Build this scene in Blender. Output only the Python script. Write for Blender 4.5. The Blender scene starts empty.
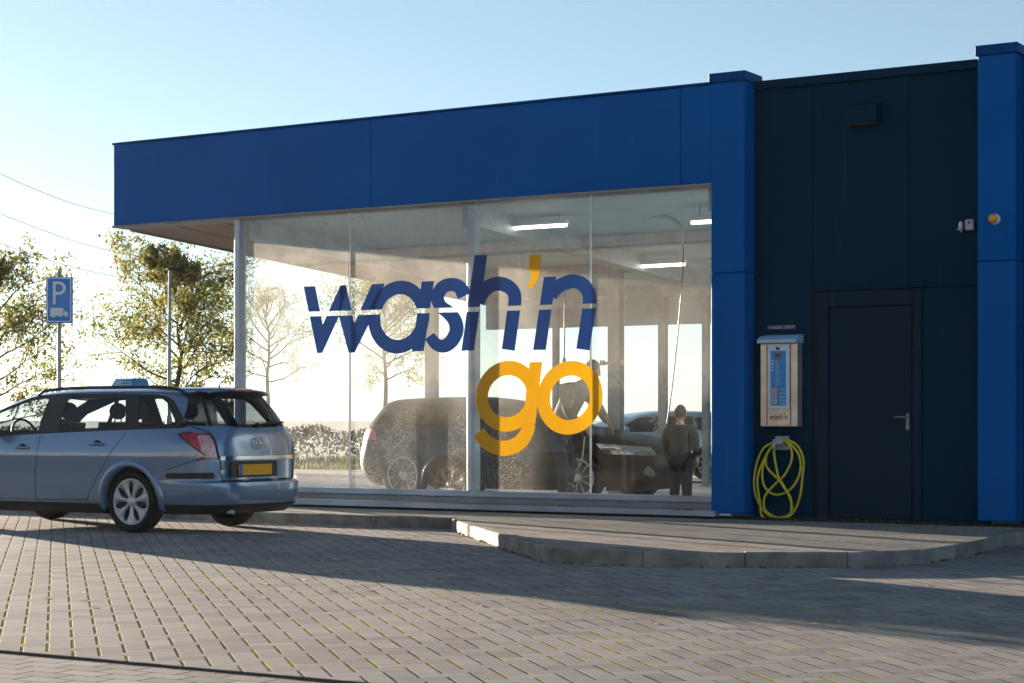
import bpy, math, random
from mathutils import Vector, Matrix
R = math.radians
random.seed(7)
scn = bpy.context.scene
COL = scn.collection

# ------------------------------------------------------------------ camera figures, used to lay the place out
FL, HY, CH = 1900.0, 420.0, 1.153           # focal length and horizon in pixels, camera height
cC, sC = .8526, .5225
ANG = -math.atan2(sC, cC)
P0 = Vector((2.097, 20.02, 0))              # corner where the glass front meets the first pillar

def F(x, y, d=0.0):                          # picture point -> (u, z) on the plane d metres behind the front
    k = (x-512)/FL
    u = (k*(20.02+cC*d)-2.097-sC*d)/(cC+sC*k)
    Z = 20.02-sC*u+cC*d
    return u, CH+(HY-y)*Z/FL
def G(x, y, z=0.0):                          # picture point -> ground point at height z
    Z = FL*(CH-z)/(y-HY)
    return ((x-512)/FL*Z, Z)
def at(x, y, Z):                             # picture point at distance Z
    return Vector(((x-512)/FL*Z, Z, CH+(HY-y)*Z/FL))

# ------------------------------------------------------------------ materials
class N:
    def __init__(s, nt, so): s.nt, s.so = nt, so
    def _m(s, op, b=None, c=None):
        n = s.nt.nodes.new('ShaderNodeMath'); n.operation = op
        s.nt.links.new(s.so, n.inputs[0])
        for i, v in ((1, b), (2, c)):
            if v is None: continue
            if isinstance(v, N): s.nt.links.new(v.so, n.inputs[i])
            else: n.inputs[i].default_value = v
        return N(s.nt, n.outputs[0])
    def __add__(s, b): return s._m('ADD', b)
    def __sub__(s, b): return s._m('SUBTRACT', b)
    def __mul__(s, b): return s._m('MULTIPLY', b)
    def __truediv__(s, b): return s._m('DIVIDE', b)
    def floor(s): return s._m('FLOOR')
    def fract(s): return s._m('FRACT')
    def mod(s, b): return s._m('FLOORED_MODULO', b)
    def abs(s): return s._m('ABSOLUTE')
    def lt(s, b): return s._m('LESS_THAN', b)
    def gt(s, b): return s._m('GREATER_THAN', b)
    def min(s, b): return s._m('MINIMUM', b)
    def max(s, b): return s._m('MAXIMUM', b)
    def pw(s, b): return s._m('POWER', b)
    def eq(s, v): return s._m('COMPARE', float(v), .1)
    def ss(s, a, b):
        n = s.nt.nodes.new('ShaderNodeMapRange'); n.interpolation_type = 'SMOOTHSTEP'
        s.nt.links.new(s.so, n.inputs[0]); n.inputs[1].default_value = a; n.inputs[2].default_value = b
        return N(s.nt, n.outputs[0])

def newmat(name):
    m = bpy.data.materials.new(name); m.use_nodes = True
    nt = m.node_tree
    return m, nt, nt.nodes['Principled BSDF']
def lnk(nt, a, b): nt.links.new(a.so if isinstance(a, N) else a, b)
def coords(nt, kind='Object'):
    t = nt.nodes.new('ShaderNodeTexCoord'); return t.outputs[kind]
def noise(nt, vec, scale, detail=3, rough=.55, scalev=None):
    if scalev:
        mp = nt.nodes.new('ShaderNodeMapping'); mp.inputs['Scale'].default_value = scalev
        nt.links.new(vec, mp.inputs[0]); vec = mp.outputs[0]
    n = nt.nodes.new('ShaderNodeTexNoise'); n.inputs['Scale'].default_value = scale
    n.inputs['Detail'].default_value = detail; n.inputs['Roughness'].default_value = rough
    nt.links.new(vec, n.inputs['Vector']); return N(nt, n.outputs['Fac'])
def mix(nt, f, a, b):
    n = nt.nodes.new('ShaderNodeMix'); n.data_type = 'RGBA'
    if isinstance(f, (int, float)): n.inputs[0].default_value = f
    else: lnk(nt, f, n.inputs[0])
    for i, v in ((6, a), (7, b)):
        if isinstance(v, tuple): n.inputs[i].default_value = (*v, 1)
        else: lnk(nt, v, n.inputs[i])
    return n.outputs[2]
def bump(nt, bs, h, dist, strength=1):
    b = nt.nodes.new('ShaderNodeBump'); b.inputs['Distance'].default_value = dist
    b.inputs['Strength'].default_value = strength
    lnk(nt, h, b.inputs['Height']); nt.links.new(b.outputs[0], bs.inputs['Normal'])

def mat(name, col, rough=.6, metal=0, var=.12, scale=3, bmp=0, spec=None, coat=0, emit=0, trans=None):
    m, nt, bs = newmat(name)
    co = coords(nt); n = noise(nt, co, scale, 4)
    lo = tuple(c*(1-var) for c in col); hi = tuple(min(1, c*(1+var)) for c in col)
    nt.links.new(mix(nt, n.ss(.3, .7), lo, hi), bs.inputs['Base Color'])
    n2 = noise(nt, co, scale*2.3, 3)
    lnk(nt, n2*.2+(rough-.1), bs.inputs['Roughness'])
    bs.inputs['Metallic'].default_value = metal
    if spec is not None: bs.inputs['Specular IOR Level'].default_value = spec
    if coat: bs.inputs['Coat Weight'].default_value = coat; bs.inputs['Coat Roughness'].default_value = .06
    if emit:
        bs.inputs['Emission Color'].default_value = (*col, 1); bs.inputs['Emission Strength'].default_value = emit
    if bmp: bump(nt, bs, noise(nt, co, scale*12, 4), bmp)
    return m

M = {}
def sheet_metal(name, col, rough):
    m, nt, bs = newmat(name); co = coords(nt)
    big = noise(nt, co, .8, 4); streak = noise(nt, co, 1, 5, .6, (9, 9, .5))
    c = mix(nt, big.ss(.3, .7), tuple(v*.93 for v in col), tuple(v*1.07 for v in col))
    c2 = mix(nt, streak.ss(.62, .8)*.12, c, (.3, .3, .28))
    nt.links.new(c2, bs.inputs['Base Color'])
    lnk(nt, noise(nt, co, 5, 4)*.25+(rough-.12), bs.inputs['Roughness'])
    bs.inputs['Specular IOR Level'].default_value = .05
    bump(nt, bs, noise(nt, co, 1.1, 2), .01, .6)
    return m
M['blue'] = sheet_metal('blue sheet', (.0, .108, .39), .5)
M['blue_dark'] = sheet_metal('blue sheet trim', (.0, .06, .24), .5)
M['black'] = sheet_metal('anthracite sheet', (.002, .03, .064), .55)
M['door'] = sheet_metal('anthracite door', (.011, .03, .052), .5)
M['trim'] = mat('grey trim', (.22, .22, .23), .5, .3)
M['soffit'] = mat('beige soffit', (.25, .2, .165), .8, 0, .08, .8)
M['ceiling'] = mat('pale ceiling sheet', (.4, .5, .56), .6, 0, .08, .8)
M['alu'] = mat('aluminium sill', (.36, .42, .5), .4, .5, .15, 2)
M['steel'] = mat('galvanised steel', (.36, .4, .44), .5, .3, .15, 4)
M['dark_rubber'] = mat('black rubber', (.012, .012, .013), .7, 0, .2, 20)
M['black_plastic'] = mat('black plastic', (.02, .02, .022), .5)
M['white_plastic'] = mat('white plastic', (.7, .7, .7), .5)
M['vinyl_blue'] = mat('blue vinyl', (.012, .055, .22), .5, 0, .05)
M['vinyl_yellow'] = mat('yellow vinyl', (.8, .4, .008), .5, 0, .05)
def vinyl(name, col, t):
    m, nt, bs = newmat(name); bs.inputs['Base Color'].default_value = (*col, 1); bs.inputs['Roughness'].default_value = .45
    co = coords(nt); c = mix(nt, noise(nt, co, 2, 3), tuple(v*.85 for v in col), tuple(min(1, v*1.1) for v in col)); nt.links.new(c, bs.inputs['Base Color'])
    tl = nt.nodes.new('ShaderNodeBsdfTranslucent'); nt.links.new(c, tl.inputs[0]); mx = nt.nodes.new('ShaderNodeMixShader'); mx.inputs[0].default_value = t
    nt.links.new(bs.outputs[0], mx.inputs[1]); nt.links.new(tl.outputs[0], mx.inputs[2]); nt.links.new(mx.outputs[0], nt.nodes['Material Output'].inputs[0]); return m
M['vinyl_blue'] = vinyl('blue vinyl', (.012, .06, .25), .3)
M['vinyl_yellow'] = vinyl('yellow vinyl', (.85, .42, .005), .45)
M['plate'] = mat('yellow plate', (.78, .4, .01), .5, 0, .08, 30)
M['plate_blue'] = mat('blue plate band', (.02, .12, .5), .5)
M['chrome'] = mat('chrome', (.6, .62, .65), .15, 1, .03)
M['rim'] = mat('silver wheel cover', (.5, .52, .55), .35, .5, .08, 12)
M['tyre'] = mat('tyre', (.014, .014, .015), .85, 0, .3, 25, .002)
M['red_lamp'] = mat('red lamp glass', (.42, .02, .035), .18, 0, .2, 14, coat=.6)
M['red_bright'] = mat('bright red lamp', (.85, .02, .03), .4, 0, .1, 14)
M['clear_lamp'] = mat('pale lamp glass', (.62, .34, .37), .15, .1, .25, 25, coat=.6)
M['seat'] = mat('grey seat cloth', (.06, .065, .075), .9, 0, .2, 20)
M['beige'] = mat('pale trim cloth', (.2, .2, .2), .9)
M['hose'] = mat('yellow hose', (.62, .55, .02), .45, 0, .15, 9)
M['stainless'] = mat('stainless steel', (.62, .57, .5), .35, .6, .15, 5)
M['lightblue'] = mat('pale blue cover', (.33, .55, .72), .4, 0, .06)
M['panel_pale'] = mat('pale panel', (.55, .75, .92), .35, 0, .05)
M['panel_blue'] = mat('blue panel', (.01, .25, .6), .35, 0, .1, 12)
M['display'] = mat('red display', (.16, .03, .03), .3, 0, .1, 40)
M['amber'] = mat('amber lens', (1, .36, .01), .25, 0, .1, 8, coat=.5)
M['lamp'] = mat('tube lamp', (1, .97, .9), .4, 0, .01, emit=1.5)
M['bark'] = mat('bark', (.085, .065, .045), .9, 0, .3, 12, .01)
M['sign_blue'] = mat('sign blue', (.01, .19, .6), .4, 0, .05)
M['sign_white'] = mat('sign white', (.6, .68, .75), .4, 0, .05)
M['jacket'] = mat('grey green jacket', (.035, .042, .036), .9, 0, .2, 9, .01)
M['jacket2'] = mat('grey jacket', (.27, .25, .23), .9, 0, .2, 9, .01)
M['jeans'] = mat('dark blue jeans', (.02, .03, .06), .9, 0, .2, 14)
M['trousers'] = mat('dark trousers', (.02, .02, .025), .9)
M['skin'] = mat('skin', (.45, .27, .19), .6, 0, .08, 20)
M['hair'] = mat('brown hair', (.07, .045, .03), .8, 0, .4, 40)
M['hair_grey'] = mat('grey hair', (.28, .25, .22), .8, 0, .3, 40)
M['hall'] = mat('beige hall cladding', (.5, .4, .3), .8, 0, .1, .4)
M['brown'] = mat('brown gate', (.2, .11, .07), .7)
M['joint'] = mat('dark joint', (.015, .016, .02), .8)
M['leaf_litter'] = mat('dry leaf', (.75, .66, .45), .8, 0, .3, 9)
M['kerb'] = None

def paint(name, col, metal=.55, dirty=0):
    m, nt, bs = newmat(name); co = coords(nt)
    fl = noise(nt, co, 900, 1)
    c = mix(nt, fl, tuple(v*.85 for v in col), tuple(v*1.15 for v in col))
    dn = noise(nt, co, 3, 5); sep = nt.nodes.new('ShaderNodeSeparateXYZ'); nt.links.new(co, sep.inputs[0])
    low = (N(nt, sep.outputs[2])*-1+.62).ss(0, .5)
    c = mix(nt, (low*dn.ss(.3, .75)*.35).max(dirty*.6), c, (.17, .15, .12))
    nt.links.new(c, bs.inputs['Base Color'])
    bs.inputs['Metallic'].default_value = metal
    lnk(nt, dn*.1+.2+dirty*.2, bs.inputs['Roughness'])
    bs.inputs['Coat Weight'].default_value = 1-dirty; bs.inputs['Coat Roughness'].default_value = .03
    bs.inputs['Specular IOR Level'].default_value = .5
    return m
M['paint'] = paint('blue grey car paint', (.165, .265, .42), .5)
M['paint_dark'] = paint('black car paint', (.009, .01, .011), .0, .04)
for n_ in M['paint_dark'].node_tree.nodes:
    if n_.type == 'BSDF_PRINCIPLED': n_.inputs['Coat Weight'].default_value = 0; n_.inputs['Specular IOR Level'].default_value = .1; M['paint_dark'].node_tree.links.remove(n_.inputs['Roughness'].links[0]); n_.inputs['Roughness'].default_value = .36
M['paint_pale'] = paint('silver car paint', (.35, .38, .4), .4)

def schlick(nt, f0, k=1.0):
    lw = nt.nodes.new('ShaderNodeLayerWeight'); lw.inputs[0].default_value = .5
    return (N(nt, lw.outputs['Facing']).pw(5.0)*(1-f0)+f0)*k
def glass(name, tint, opac, col=(.02, .022, .025), gloss=1.0):
    m = bpy.data.materials.new(name); m.use_nodes = True; nt = m.node_tree; nt.nodes.clear()
    out = nt.nodes.new('ShaderNodeOutputMaterial')
    tr = nt.nodes.new('ShaderNodeBsdfTransparent'); tr.inputs[0].default_value = (*tint, 1)
    df = nt.nodes.new('ShaderNodeBsdfDiffuse'); co = coords(nt)
    nt.links.new(mix(nt, noise(nt, co, 6, 4), tuple(v*.7 for v in col), tuple(v*1.3 for v in col)), df.inputs[0])
    a = nt.nodes.new('ShaderNodeMixShader'); a.inputs[0].default_value = opac
    nt.links.new(tr.outputs[0], a.inputs[1]); nt.links.new(df.outputs[0], a.inputs[2])
    gl = nt.nodes.new('ShaderNodeBsdfGlossy'); gl.inputs['Roughness'].default_value = .03
    b = nt.nodes.new('ShaderNodeMixShader'); lnk(nt, schlick(nt, .05, gloss), b.inputs[0])
    nt.links.new(a.outputs[0], b.inputs[1]); nt.links.new(gl.outputs[0], b.inputs[2])
    nt.links.new(b.outputs[0], out.inputs[0])
    return m
M['car_glass'] = glass('car side glass', (.72, .78, .8), .08)
M['car_glass_dark'] = glass('car rear glass', (.42, .46, .5), .25)
M['glass_black'] = glass('dark car glass', (.12, .13, .14), .6)

def wash_glass():                            # dusty, splashed shop front glass
    m = bpy.data.materials.new('splashed glass'); m.use_nodes = True; nt = m.node_tree; nt.nodes.clear()
    out = nt.nodes.new('ShaderNodeOutputMaterial'); co = coords(nt)
    sep = nt.nodes.new('ShaderNodeSeparateXYZ'); nt.links.new(co, sep.inputs[0])
    u, z = N(nt, sep.outputs[0]), N(nt, sep.outputs[2])
    drops = noise(nt, co, 85, 2, .6).ss(.535, .59)
    fine = noise(nt, co, 150, 2, .6).ss(.53, .59)
    big = noise(nt, co, 1.3, 3)
    height = ((z*-1)+1.25+(big-.5)*.45).ss(-.1, .2)
    # the splashes lie on the left and middle panes, the right-hand pane has been wiped low down
    reg = (u*-1).ss(1.9, 2.5)
    wiped = (u+3.62).abs().ss(.2, .23)
    spl = drops.max(fine*.7)*height*reg*(wiped*.9+.1)*(noise(nt, co, 3.1, 4, .6).ss(.3, .6)*.6+.4)
    runs = noise(nt, co, 1, 5, .65, (30, 30, .5)).ss(.5, .8)
    wipe = noise(nt, co, 2.2, 5, .6).ss(.35, .7)
    film = z.ss(.85, 1.5)*(reg*.15+.09)+reg*.03+.018
    veil = film*(wipe*.5+.7)+runs*.04
    fac = veil.max(spl*.34)
    tr = nt.nodes.new('ShaderNodeBsdfTransparent'); tr.inputs[0].default_value = (.9, .93, .92, 1)
    df = nt.nodes.new('ShaderNodeBsdfDiffuse'); df.inputs[0].default_value = (.62, .6, .55, 1)
    tl = nt.nodes.new('ShaderNodeBsdfTranslucent'); tl.inputs[0].default_value = (.85, .83, .77, 1)
    ad = nt.nodes.new('ShaderNodeMixShader'); ad.inputs[0].default_value = .62
    nt.links.new(df.outputs[0], ad.inputs[1]); nt.links.new(tl.outputs[0], ad.inputs[2])
    a = nt.nodes.new('ShaderNodeMixShader'); lnk(nt, fac, a.inputs[0])
    nt.links.new(tr.outputs[0], a.inputs[1]); nt.links.new(ad.outputs[0], a.inputs[2])
    gl = nt.nodes.new('ShaderNodeBsdfGlossy'); gl.inputs['Roughness'].default_value = .012
    b = nt.nodes.new('ShaderNodeMixShader'); lnk(nt, schlick(nt, .07), b.inputs[0])
    nt.links.new(a.outputs[0], b.inputs[1]); nt.links.new(gl.outputs[0], b.inputs[2])
    nt.links.new(b.outputs[0], out.inputs[0])
    return m
M['wash_glass'] = wash_glass()

def pavers(name, mode, w=.125, border=None, base=((.255, .228, .222), (.385, .355, .345)), moss=.0):
    m, nt, bs = newmat(name); co = coords(nt)
    sep = nt.nodes.new('ShaderNodeSeparateXYZ'); nt.links.new(co, sep.inputs[0])
    u, d = N(nt, sep.outputs[0]), N(nt, sep.outputs[1])
    wob = noise(nt, co, .9, 2)
    def herring(x, y):
        X, Y = x/w, y/w
        i, j, fx, fy = X.floor(), Y.floor(), X.fract(), Y.fract()
        t = (i-j).mod(4.0)
        t0, t1, t2, t3 = (t.eq(k) for k in range(4))
        l = fx+t1*9; r = (fx*-1)+1+t0*9; b = fy+t2*9; tp = (fy*-1)+1+t3*9
        return l.min(r), b.min(tp), i-t1, j-t2
    def running(x, y, lx, ly):
        Y = y/ly; j = Y.floor(); X = x/lx+j*.5; i = X.floor(); fx, fy = X.fract(), Y.fract()
        k = lx/ly
        return fx.min((fx*-1)+1)*k, fy.min((fy*-1)+1), i, j
    q = math.sqrt(.5)
    if mode == 'herring':
        a1, b1, i1, j1 = herring((u+d)*q+wob*.006, (d-u)*q)
        a2, b2, i2, j2 = running(u, d, w*2, w)
        s = d.gt(-11.46); ns = (s*-1)+1
        dv = a1*s+a2*ns; dh = b1*s+b2*ns; I = i1*s+i2*ns; J = j1*s+j2*ns+ns*501
        edge = (d+11.44).abs()*(wob*.6+.7)
        dist = dv.min(dh*1.6+.015)
    else:
        dv, dh, I, J = running(u, d, w*2, w); dist = dv.min(dh); s = None
    cmb = nt.nodes.new('ShaderNodeCombineXYZ'); lnk(nt, I, cmb.inputs[0]); lnk(nt, J, cmb.inputs[1])
    wn = nt.nodes.new('ShaderNodeTexWhiteNoise'); wn.noise_dimensions = '2D'; nt.links.new(cmb.outputs[0], wn.inputs[0])
    rnd = N(nt, wn.outputs[0])
    joint = (dist+noise(nt, co, 7, 3)*.03).ss(.05, .1)*-1+1
    vj = dv.ss(.05, .115)*-1+1
    stone = mix(nt, rnd, base[0], base[1])
    grit = noise(nt, co, 90, 3); patch = noise(nt, co, .55, 5, .6)
    stone = mix(nt, grit.ss(.3, .7)*.35, stone, (.16, .145, .135))
    stone = mix(nt, patch.ss(.42, .66)*.45, stone, (.4, .37, .34))
    stone = mix(nt, noise(nt, co, 2.1, 5, .65).ss(.56, .72)*.35, stone, (.13, .12, .115))
    stone = mix(nt, rnd.gt(.93)*.5, stone, (.12, .11, .11))
    stone = mix(nt, rnd.lt(.05)*.5, stone, (.46, .42, .37))
    stone = mix(nt, noise(nt, co, .33, 6, .7).ss(.52, .66)*.55, stone, (.14, .135, .14))
    mn = noise(nt, co, 1.1, 5, .65).ss(.38, .6)*noise(nt, co, 12, 3).ss(.36, .54)
    jc = mix(nt, noise(nt, co, 20, 2).ss(.4, .6), (.03, .028, .026), (.09, .08, .065))
    col = mix(nt, joint*(noise(nt, co, 3.3, 5, .7).ss(.35, .65)*.5+.25), stone, jc)
    if moss:
        far = (d*-1).ss(3.5, 7.0) if mode == 'herring' else None
        f = vj*mn*moss
        if far: f = f*far*s
        col = mix(nt, f, col, (.42, .36, .045))
    h = (joint*-.7+1)+grit*.08+rnd*.3
    if mode == 'herring':
        ej = ((edge+noise(nt, co, 5, 4)*.03).ss(.05, .085)*-1+1)
        col = mix(nt, ej, col, (.03, .03, .035)); h = h*(ej*-1+1)
    nt.links.new(col, bs.inputs['Base Color'])
    lnk(nt, grit*.2+.7, bs.inputs['Roughness']); lnk(nt, (joint*-1+1)*.16, bs.inputs['Specular IOR Level'])
    if mode == 'herring': lnk(nt, (joint*-1+1)*(ej*-1+1)*.16, bs.inputs['Specular IOR Level'])
    bump(nt, bs, h, .004, .8)
    return m
M['road'] = pavers('block paving', 'herring', .125, moss=1.0)
M['plaza'] = pavers('footway paving', 'running', .14, base=((.3, .26, .24), (.42, .37, .34)), moss=.45)
M['kerb'] = mat('concrete kerb', (.22, .21, .195), .85, 0, .35, 3.5, .006)
M['slab'] = mat('wash bay floor', (.22, .21, .2), .45, 0, .2, 1.2)
M['asphalt'] = mat('far paving', (.3, .28, .26), .9, 0, .15, .7)
M['dirt'] = mat('field', (.42, .4, .33), .95, 0, .3, .3)
def leafmat(name, c1, c2, tl=.55):
    m, nt, bs = newmat(name); co = coords(nt)
    n = noise(nt, co, 1.2, 3); n2 = noise(nt, co, 9, 2)
    col = mix(nt, n2.ss(.35, .65), mix(nt, n.ss(.35, .65), c1, c2), tuple(v*.75 for v in c1))
    nt.links.new(col, bs.inputs['Base Color']); bs.inputs['Roughness'].default_value = .6
    t = nt.nodes.new('ShaderNodeBsdfTranslucent'); nt.links.new(col, t.inputs[0])
    mx = nt.nodes.new('ShaderNodeMixShader'); mx.inputs[0].default_value = tl
    nt.links.new(bs.outputs[0], mx.inputs[1]); nt.links.new(t.outputs[0], mx.inputs[2])
    nt.links.new(mx.outputs[0], nt.nodes['Material Output'].inputs[0])
    return m
M['leaf'] = leafmat('autumn leaves', (.17, .19, .045), (.3, .22, .045), .62)
M['leaf2'] = leafmat('hedge leaves', (.06, .07, .03), (.11, .1, .05), .3)
M['leaf3'] = leafmat('evergreen leaves', (.02, .032, .015), (.035, .05, .02), .1)
M['grass'] = leafmat('grass blades', (.13, .15, .03), (.25, .22, .06), .4)
M['moss'] = leafmat('weeds', (.1, .12, .03), (.26, .24, .04), .3)

# ------------------------------------------------------------------ mesh building
OFF = {}
class MB:
    def __init__(s): s.v, s.f, s.sm = [], [], []
    def add(s, vs, fs, smooth=False):
        b = len(s.v); s.v += [Vector(v) for v in vs]
        for f in fs: s.f.append(tuple(i+b for i in f)); s.sm.append(smooth)
        return s
    def box(s, x0, x1, y0, y1, z0, z1, bev=0):
        x0, x1 = sorted((x0, x1)); y0, y1 = sorted((y0, y1)); z0, z1 = sorted((z0, z1))
        if bev:
            b = min(bev, (x1-x0)*.45, (y1-y0)*.45, (z1-z0)*.45)
            import itertools
            vs, idx = [], {}
            X, Y, Z = (x0, x1), (y0, y1), (z0, z1)
            for i, j, k in itertools.product((0, 1), repeat=3):
                sx, sy, sz = 1-2*i, 1-2*j, 1-2*k
                for ax in range(3):
                    p = [X[i], Y[j], Z[k]]
                    for a, sg in ((0, sx), (1, sy), (2, sz)):
                        if a != ax: p[a] += sg*b
                    idx[i, j, k, ax] = len(vs); vs.append(p)
            fs = []
            for ax in range(3):
                o = [a for a in range(3) if a != ax]
                for e in (0, 1):
                    loop = []
                    for p, q_ in ((0, 0), (1, 0), (1, 1), (0, 1)):
                        c = [0, 0, 0]; c[ax] = e; c[o[0]] = p; c[o[1]] = q_
                        loop.append(idx[(*c, ax)])
                    fs.append(loop)
            for ax in range(3):
                o = [a for a in range(3) if a != ax]
                for p in (0, 1):
                    for q_ in (0, 1):
                        c0 = [0, 0, 0]; c0[o[0]] = p; c0[o[1]] = q_; c1 = list(c0); c1[ax] = 1
                        fs.append([idx[(*c0, o[0])], idx[(*c0, o[1])], idx[(*c1, o[1])], idx[(*c1, o[0])]])
            for i, j, k in itertools.product((0, 1), repeat=3):
                fs.append([idx[i, j, k, a] for a in range(3)])
            cen = Vector(((x0+x1)/2, (y0+y1)/2, (z0+z1)/2)); out = []
            for f in fs:
                P = [Vector(vs[i]) for i in f]; n = (P[1]-P[0]).cross(P[2]-P[0])
                if n.dot(sum(P, Vector())/len(P)-cen) < 0: f = f[::-1]
                out.append(f)
            return s.add(vs, out)
        vs = [(x0, y0, z0), (x1, y0, z0), (x1, y1, z0), (x0, y1, z0), (x0, y0, z1), (x1, y0, z1), (x1, y1, z1), (x0, y1, z1)]
        return s.add(vs, [(0, 3, 2, 1), (4, 5, 6, 7), (0, 1, 5, 4), (1, 2, 6, 5), (2, 3, 7, 6), (3, 0, 4, 7)])
    def prism(s, poly, vec):                  # closed polygon of 3-D points pushed along vec
        n = len(poly); P = [Vector(p) for p in poly]; v = Vector(vec)
        fs = [tuple(range(n))[::-1], tuple(range(n, 2*n))]
        fs += [(i, (i+1) % n, (i+1) % n+n, i+n) for i in range(n)]
        return s.add(P+[p+v for p in P], fs)
    def tube(s, pts, r, n=8, cap=True, closed=False):
        P = [Vector(p) for p in pts]; m = len(P)
        if isinstance(r, (int, float)): r = [r]*m
        vs, fs = [], []; up = None
        for i in range(m):
            a = P[(i-1) % m] if (closed or i > 0) else P[0]; b = P[(i+1) % m] if (closed or i < m-1) else P[-1]
            t = (b-a)
            if t.length < 1e-9: t = Vector((0, 0, 1))
            t.normalize()
            if up is None: up = Vector((0, 0, 1)) if abs(t.z) < .9 else Vector((1, 0, 0))
            x = t.cross(up)
            if x.length < 1e-4: x = t.cross(Vector((.3, 1, .2)))
            x.normalize(); y = x.cross(t); up = y
            for k in range(n):
                q = 2*math.pi*k/n; vs.append(P[i]+x*(math.cos(q)*r[i])+y*(math.sin(q)*r[i]))
        for i in range(m if closed else m-1):
            for k in range(n):
                a, b = i*n+k, i*n+(k+1) % n; i2 = (i+1) % m
                fs.append((a, b, i2*n+(k+1) % n, i2*n+k))
        if cap and not closed: fs += [tuple(range(n))[::-1], tuple(range((m-1)*n, m*n))]
        return s.add(vs, fs, True)
    def lathe(s, prof, o, ax, n=32, close=False):   # prof (r, h) about axis ax at o
        o = Vector(o); ax = Vector(ax).normalized()
        x = ax.cross(Vector((0, 0, 1)));
        if x.length < 1e-3: x = Vector((1, 0, 0))
        x.normalize(); y = ax.cross(x); vs, fs = [], []; m = len(prof)
        for k in range(n):
            q = 2*math.pi*k/n
            for r, h in prof: vs.append(o+ax*h+(x*math.cos(q)+y*math.sin(q))*r)
        for k in range(n):
            k2 = (k+1) % n
            for i in range(m-1): fs.append((k*m+i, k*m+i+1, k2*m+i+1, k2*m+i))
        return s.add(vs, fs, True)
    def ball(s, c, rx, ry=None, rz=None, n=16, m=10, rot=None):
        ry = ry or rx; rz = rz or rx; c = Vector(c); vs, fs = [], []
        for i in range(m+1):
            a = math.pi*i/m
            for k in range(n):
                q = 2*math.pi*k/n
                p = Vector((math.sin(a)*math.cos(q)*rx, math.sin(a)*math.sin(q)*ry, math.cos(a)*rz))
                if rot is not None: p = rot @ p
                vs.append(c+p)
        for i in range(m):
            for k in range(n):
                fs.append((i*n+k, (i+1)*n+k, (i+1)*n+(k+1) % n, i*n+(k+1) % n))
        return s.add(vs, fs, True)
    def build(s, name, material, parent=None, frame=None, base=(0, 0, 0), auto=None):
        off = OFF.get(parent.name, Vector()) if parent else Vector(base)
        me = bpy.data.meshes.new(name)
        me.from_pydata([tuple(v-off) for v in s.v], [], s.f)
        me.polygons.foreach_set('use_smooth', s.sm)
        me.update()
        if auto:
            try: me.set_sharp_from_angle(angle=R(auto))
            except Exception: pass
        me.materials.append(material if not isinstance(material, str) else M[material])
        o = bpy.data.objects.new(name, me); COL.objects.link(o)
        if parent: o.parent = parent; OFF[o.name] = off
        else:
            if frame: place(o, frame, off)
            else: o.location = off
            OFF[o.name] = off
        return o
def place(o, frame, off):
    loc, rz = frame
    o.location = Vector(loc)+Matrix.Rotation(rz, 3, 'Z') @ Vector(off); o.rotation_euler = (0, 0, rz)
def tag(o, label=None, cat=None, group=None, kind=None):
    if label: o['label'] = label
    if cat: o['category'] = cat
    if group: o['group'] = group
    if kind: o['kind'] = kind
    return o
def thing(name, label, cat, frame=((0, 0, 0), 0), base=(0, 0, 0), group=None):
    o = bpy.data.objects.new(name, None); COL.objects.link(o); o.empty_display_size = .2
    place(o, frame, Vector(base)); OFF[o.name] = Vector(base)
    return tag(o, label, cat, group)
def struct(o): return tag(o, kind='structure')
FB = (tuple(P0), ANG)                        # building frame: u to the right, d into the building, z up
WORLD = ((0, 0, 0), 0)
def loc_of(X, Y):                            # world ground point -> (u, d)
    return (cC*(X-P0.x)-sC*(Y-P0.y), sC*(X-P0.x)+cC*(Y-P0.y))
def wrl(u, d): return (P0.x+cC*u+sC*d, P0.y-sC*u+cC*d)

# ------------------------------------------------------------------ ground
g = MB(); g.add([(-1500, -300, -.06), (1500, -300, -.06), (1500, 2500, -.06), (-1500, 2500, -.06)], [(0, 1, 2, 3)])
struct(g.build('ground', 'dirt'))
g = MB(); g.add([(-60, -30, 0), (60, -30, 0), (60, 14.5, 0), (-60, 14.5, 0)], [(0, 1, 2, 3)])
struct(g.build('block_paved_road', 'road', frame=FB))
g = MB(); g.add([(-60, 14.5, 0), (60, 14.5, 0), (60, 17.5, 0), (-60, 17.5, 0)], [(0, 1, 2, 3)])
struct(g.build('far_paving', 'asphalt', frame=FB))
# raised footway in front of the wash, with its kerb stones
outer = [(-12.2, 27.2), (-.64, 20.03), (-.53, 19.28), (.02, 16.5), (.19, 15.75), (.32, 15.35), (.62, 15.12), (1.12, 14.97), (1.94, 14.8), (2.5, 14.78), (2.96, 14.93),
         (3.3, 15.2), (3.6, 15.62), (3.98, 16.25), (4.36, 17.05), (4.62, 17.55), (4.85, 17.86), (5.15, 17.95), (5.6, 17.75), (9.2, 15.6)]
def offset_in(poly, w):
    out = []
    for i, p in enumerate(poly):
        a = Vector(poly[max(0, i-1)]); b = Vector(poly[min(len(poly)-1, i+1)]); t = (b-a).normalized()
        n = Vector((-t.y, t.x))
        out.append(Vector(p)+n*w)
    return out
inner = offset_in(outer, .12)
back = [wrl(8.5, .2), wrl(-11, .2)]
g = MB(); P = [(p[0], p[1]) for p in inner]+back
L2 = [loc_of(*p) for p in P]
from mathutils.geometry import tessellate_polygon
tri = tessellate_polygon([[Vector((a, b, 0)) for a, b in L2]])
g.add([(a, b, .115) for a, b in L2], [t if (Vector(L2[t[1]])-Vector(L2[t[0]])).cross(Vector(L2[t[2]])-Vector(L2[t[0]])) > 0 else t[::-1] for t in tri])
struct(g.build('footway_paving', 'plaza', frame=FB))
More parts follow.
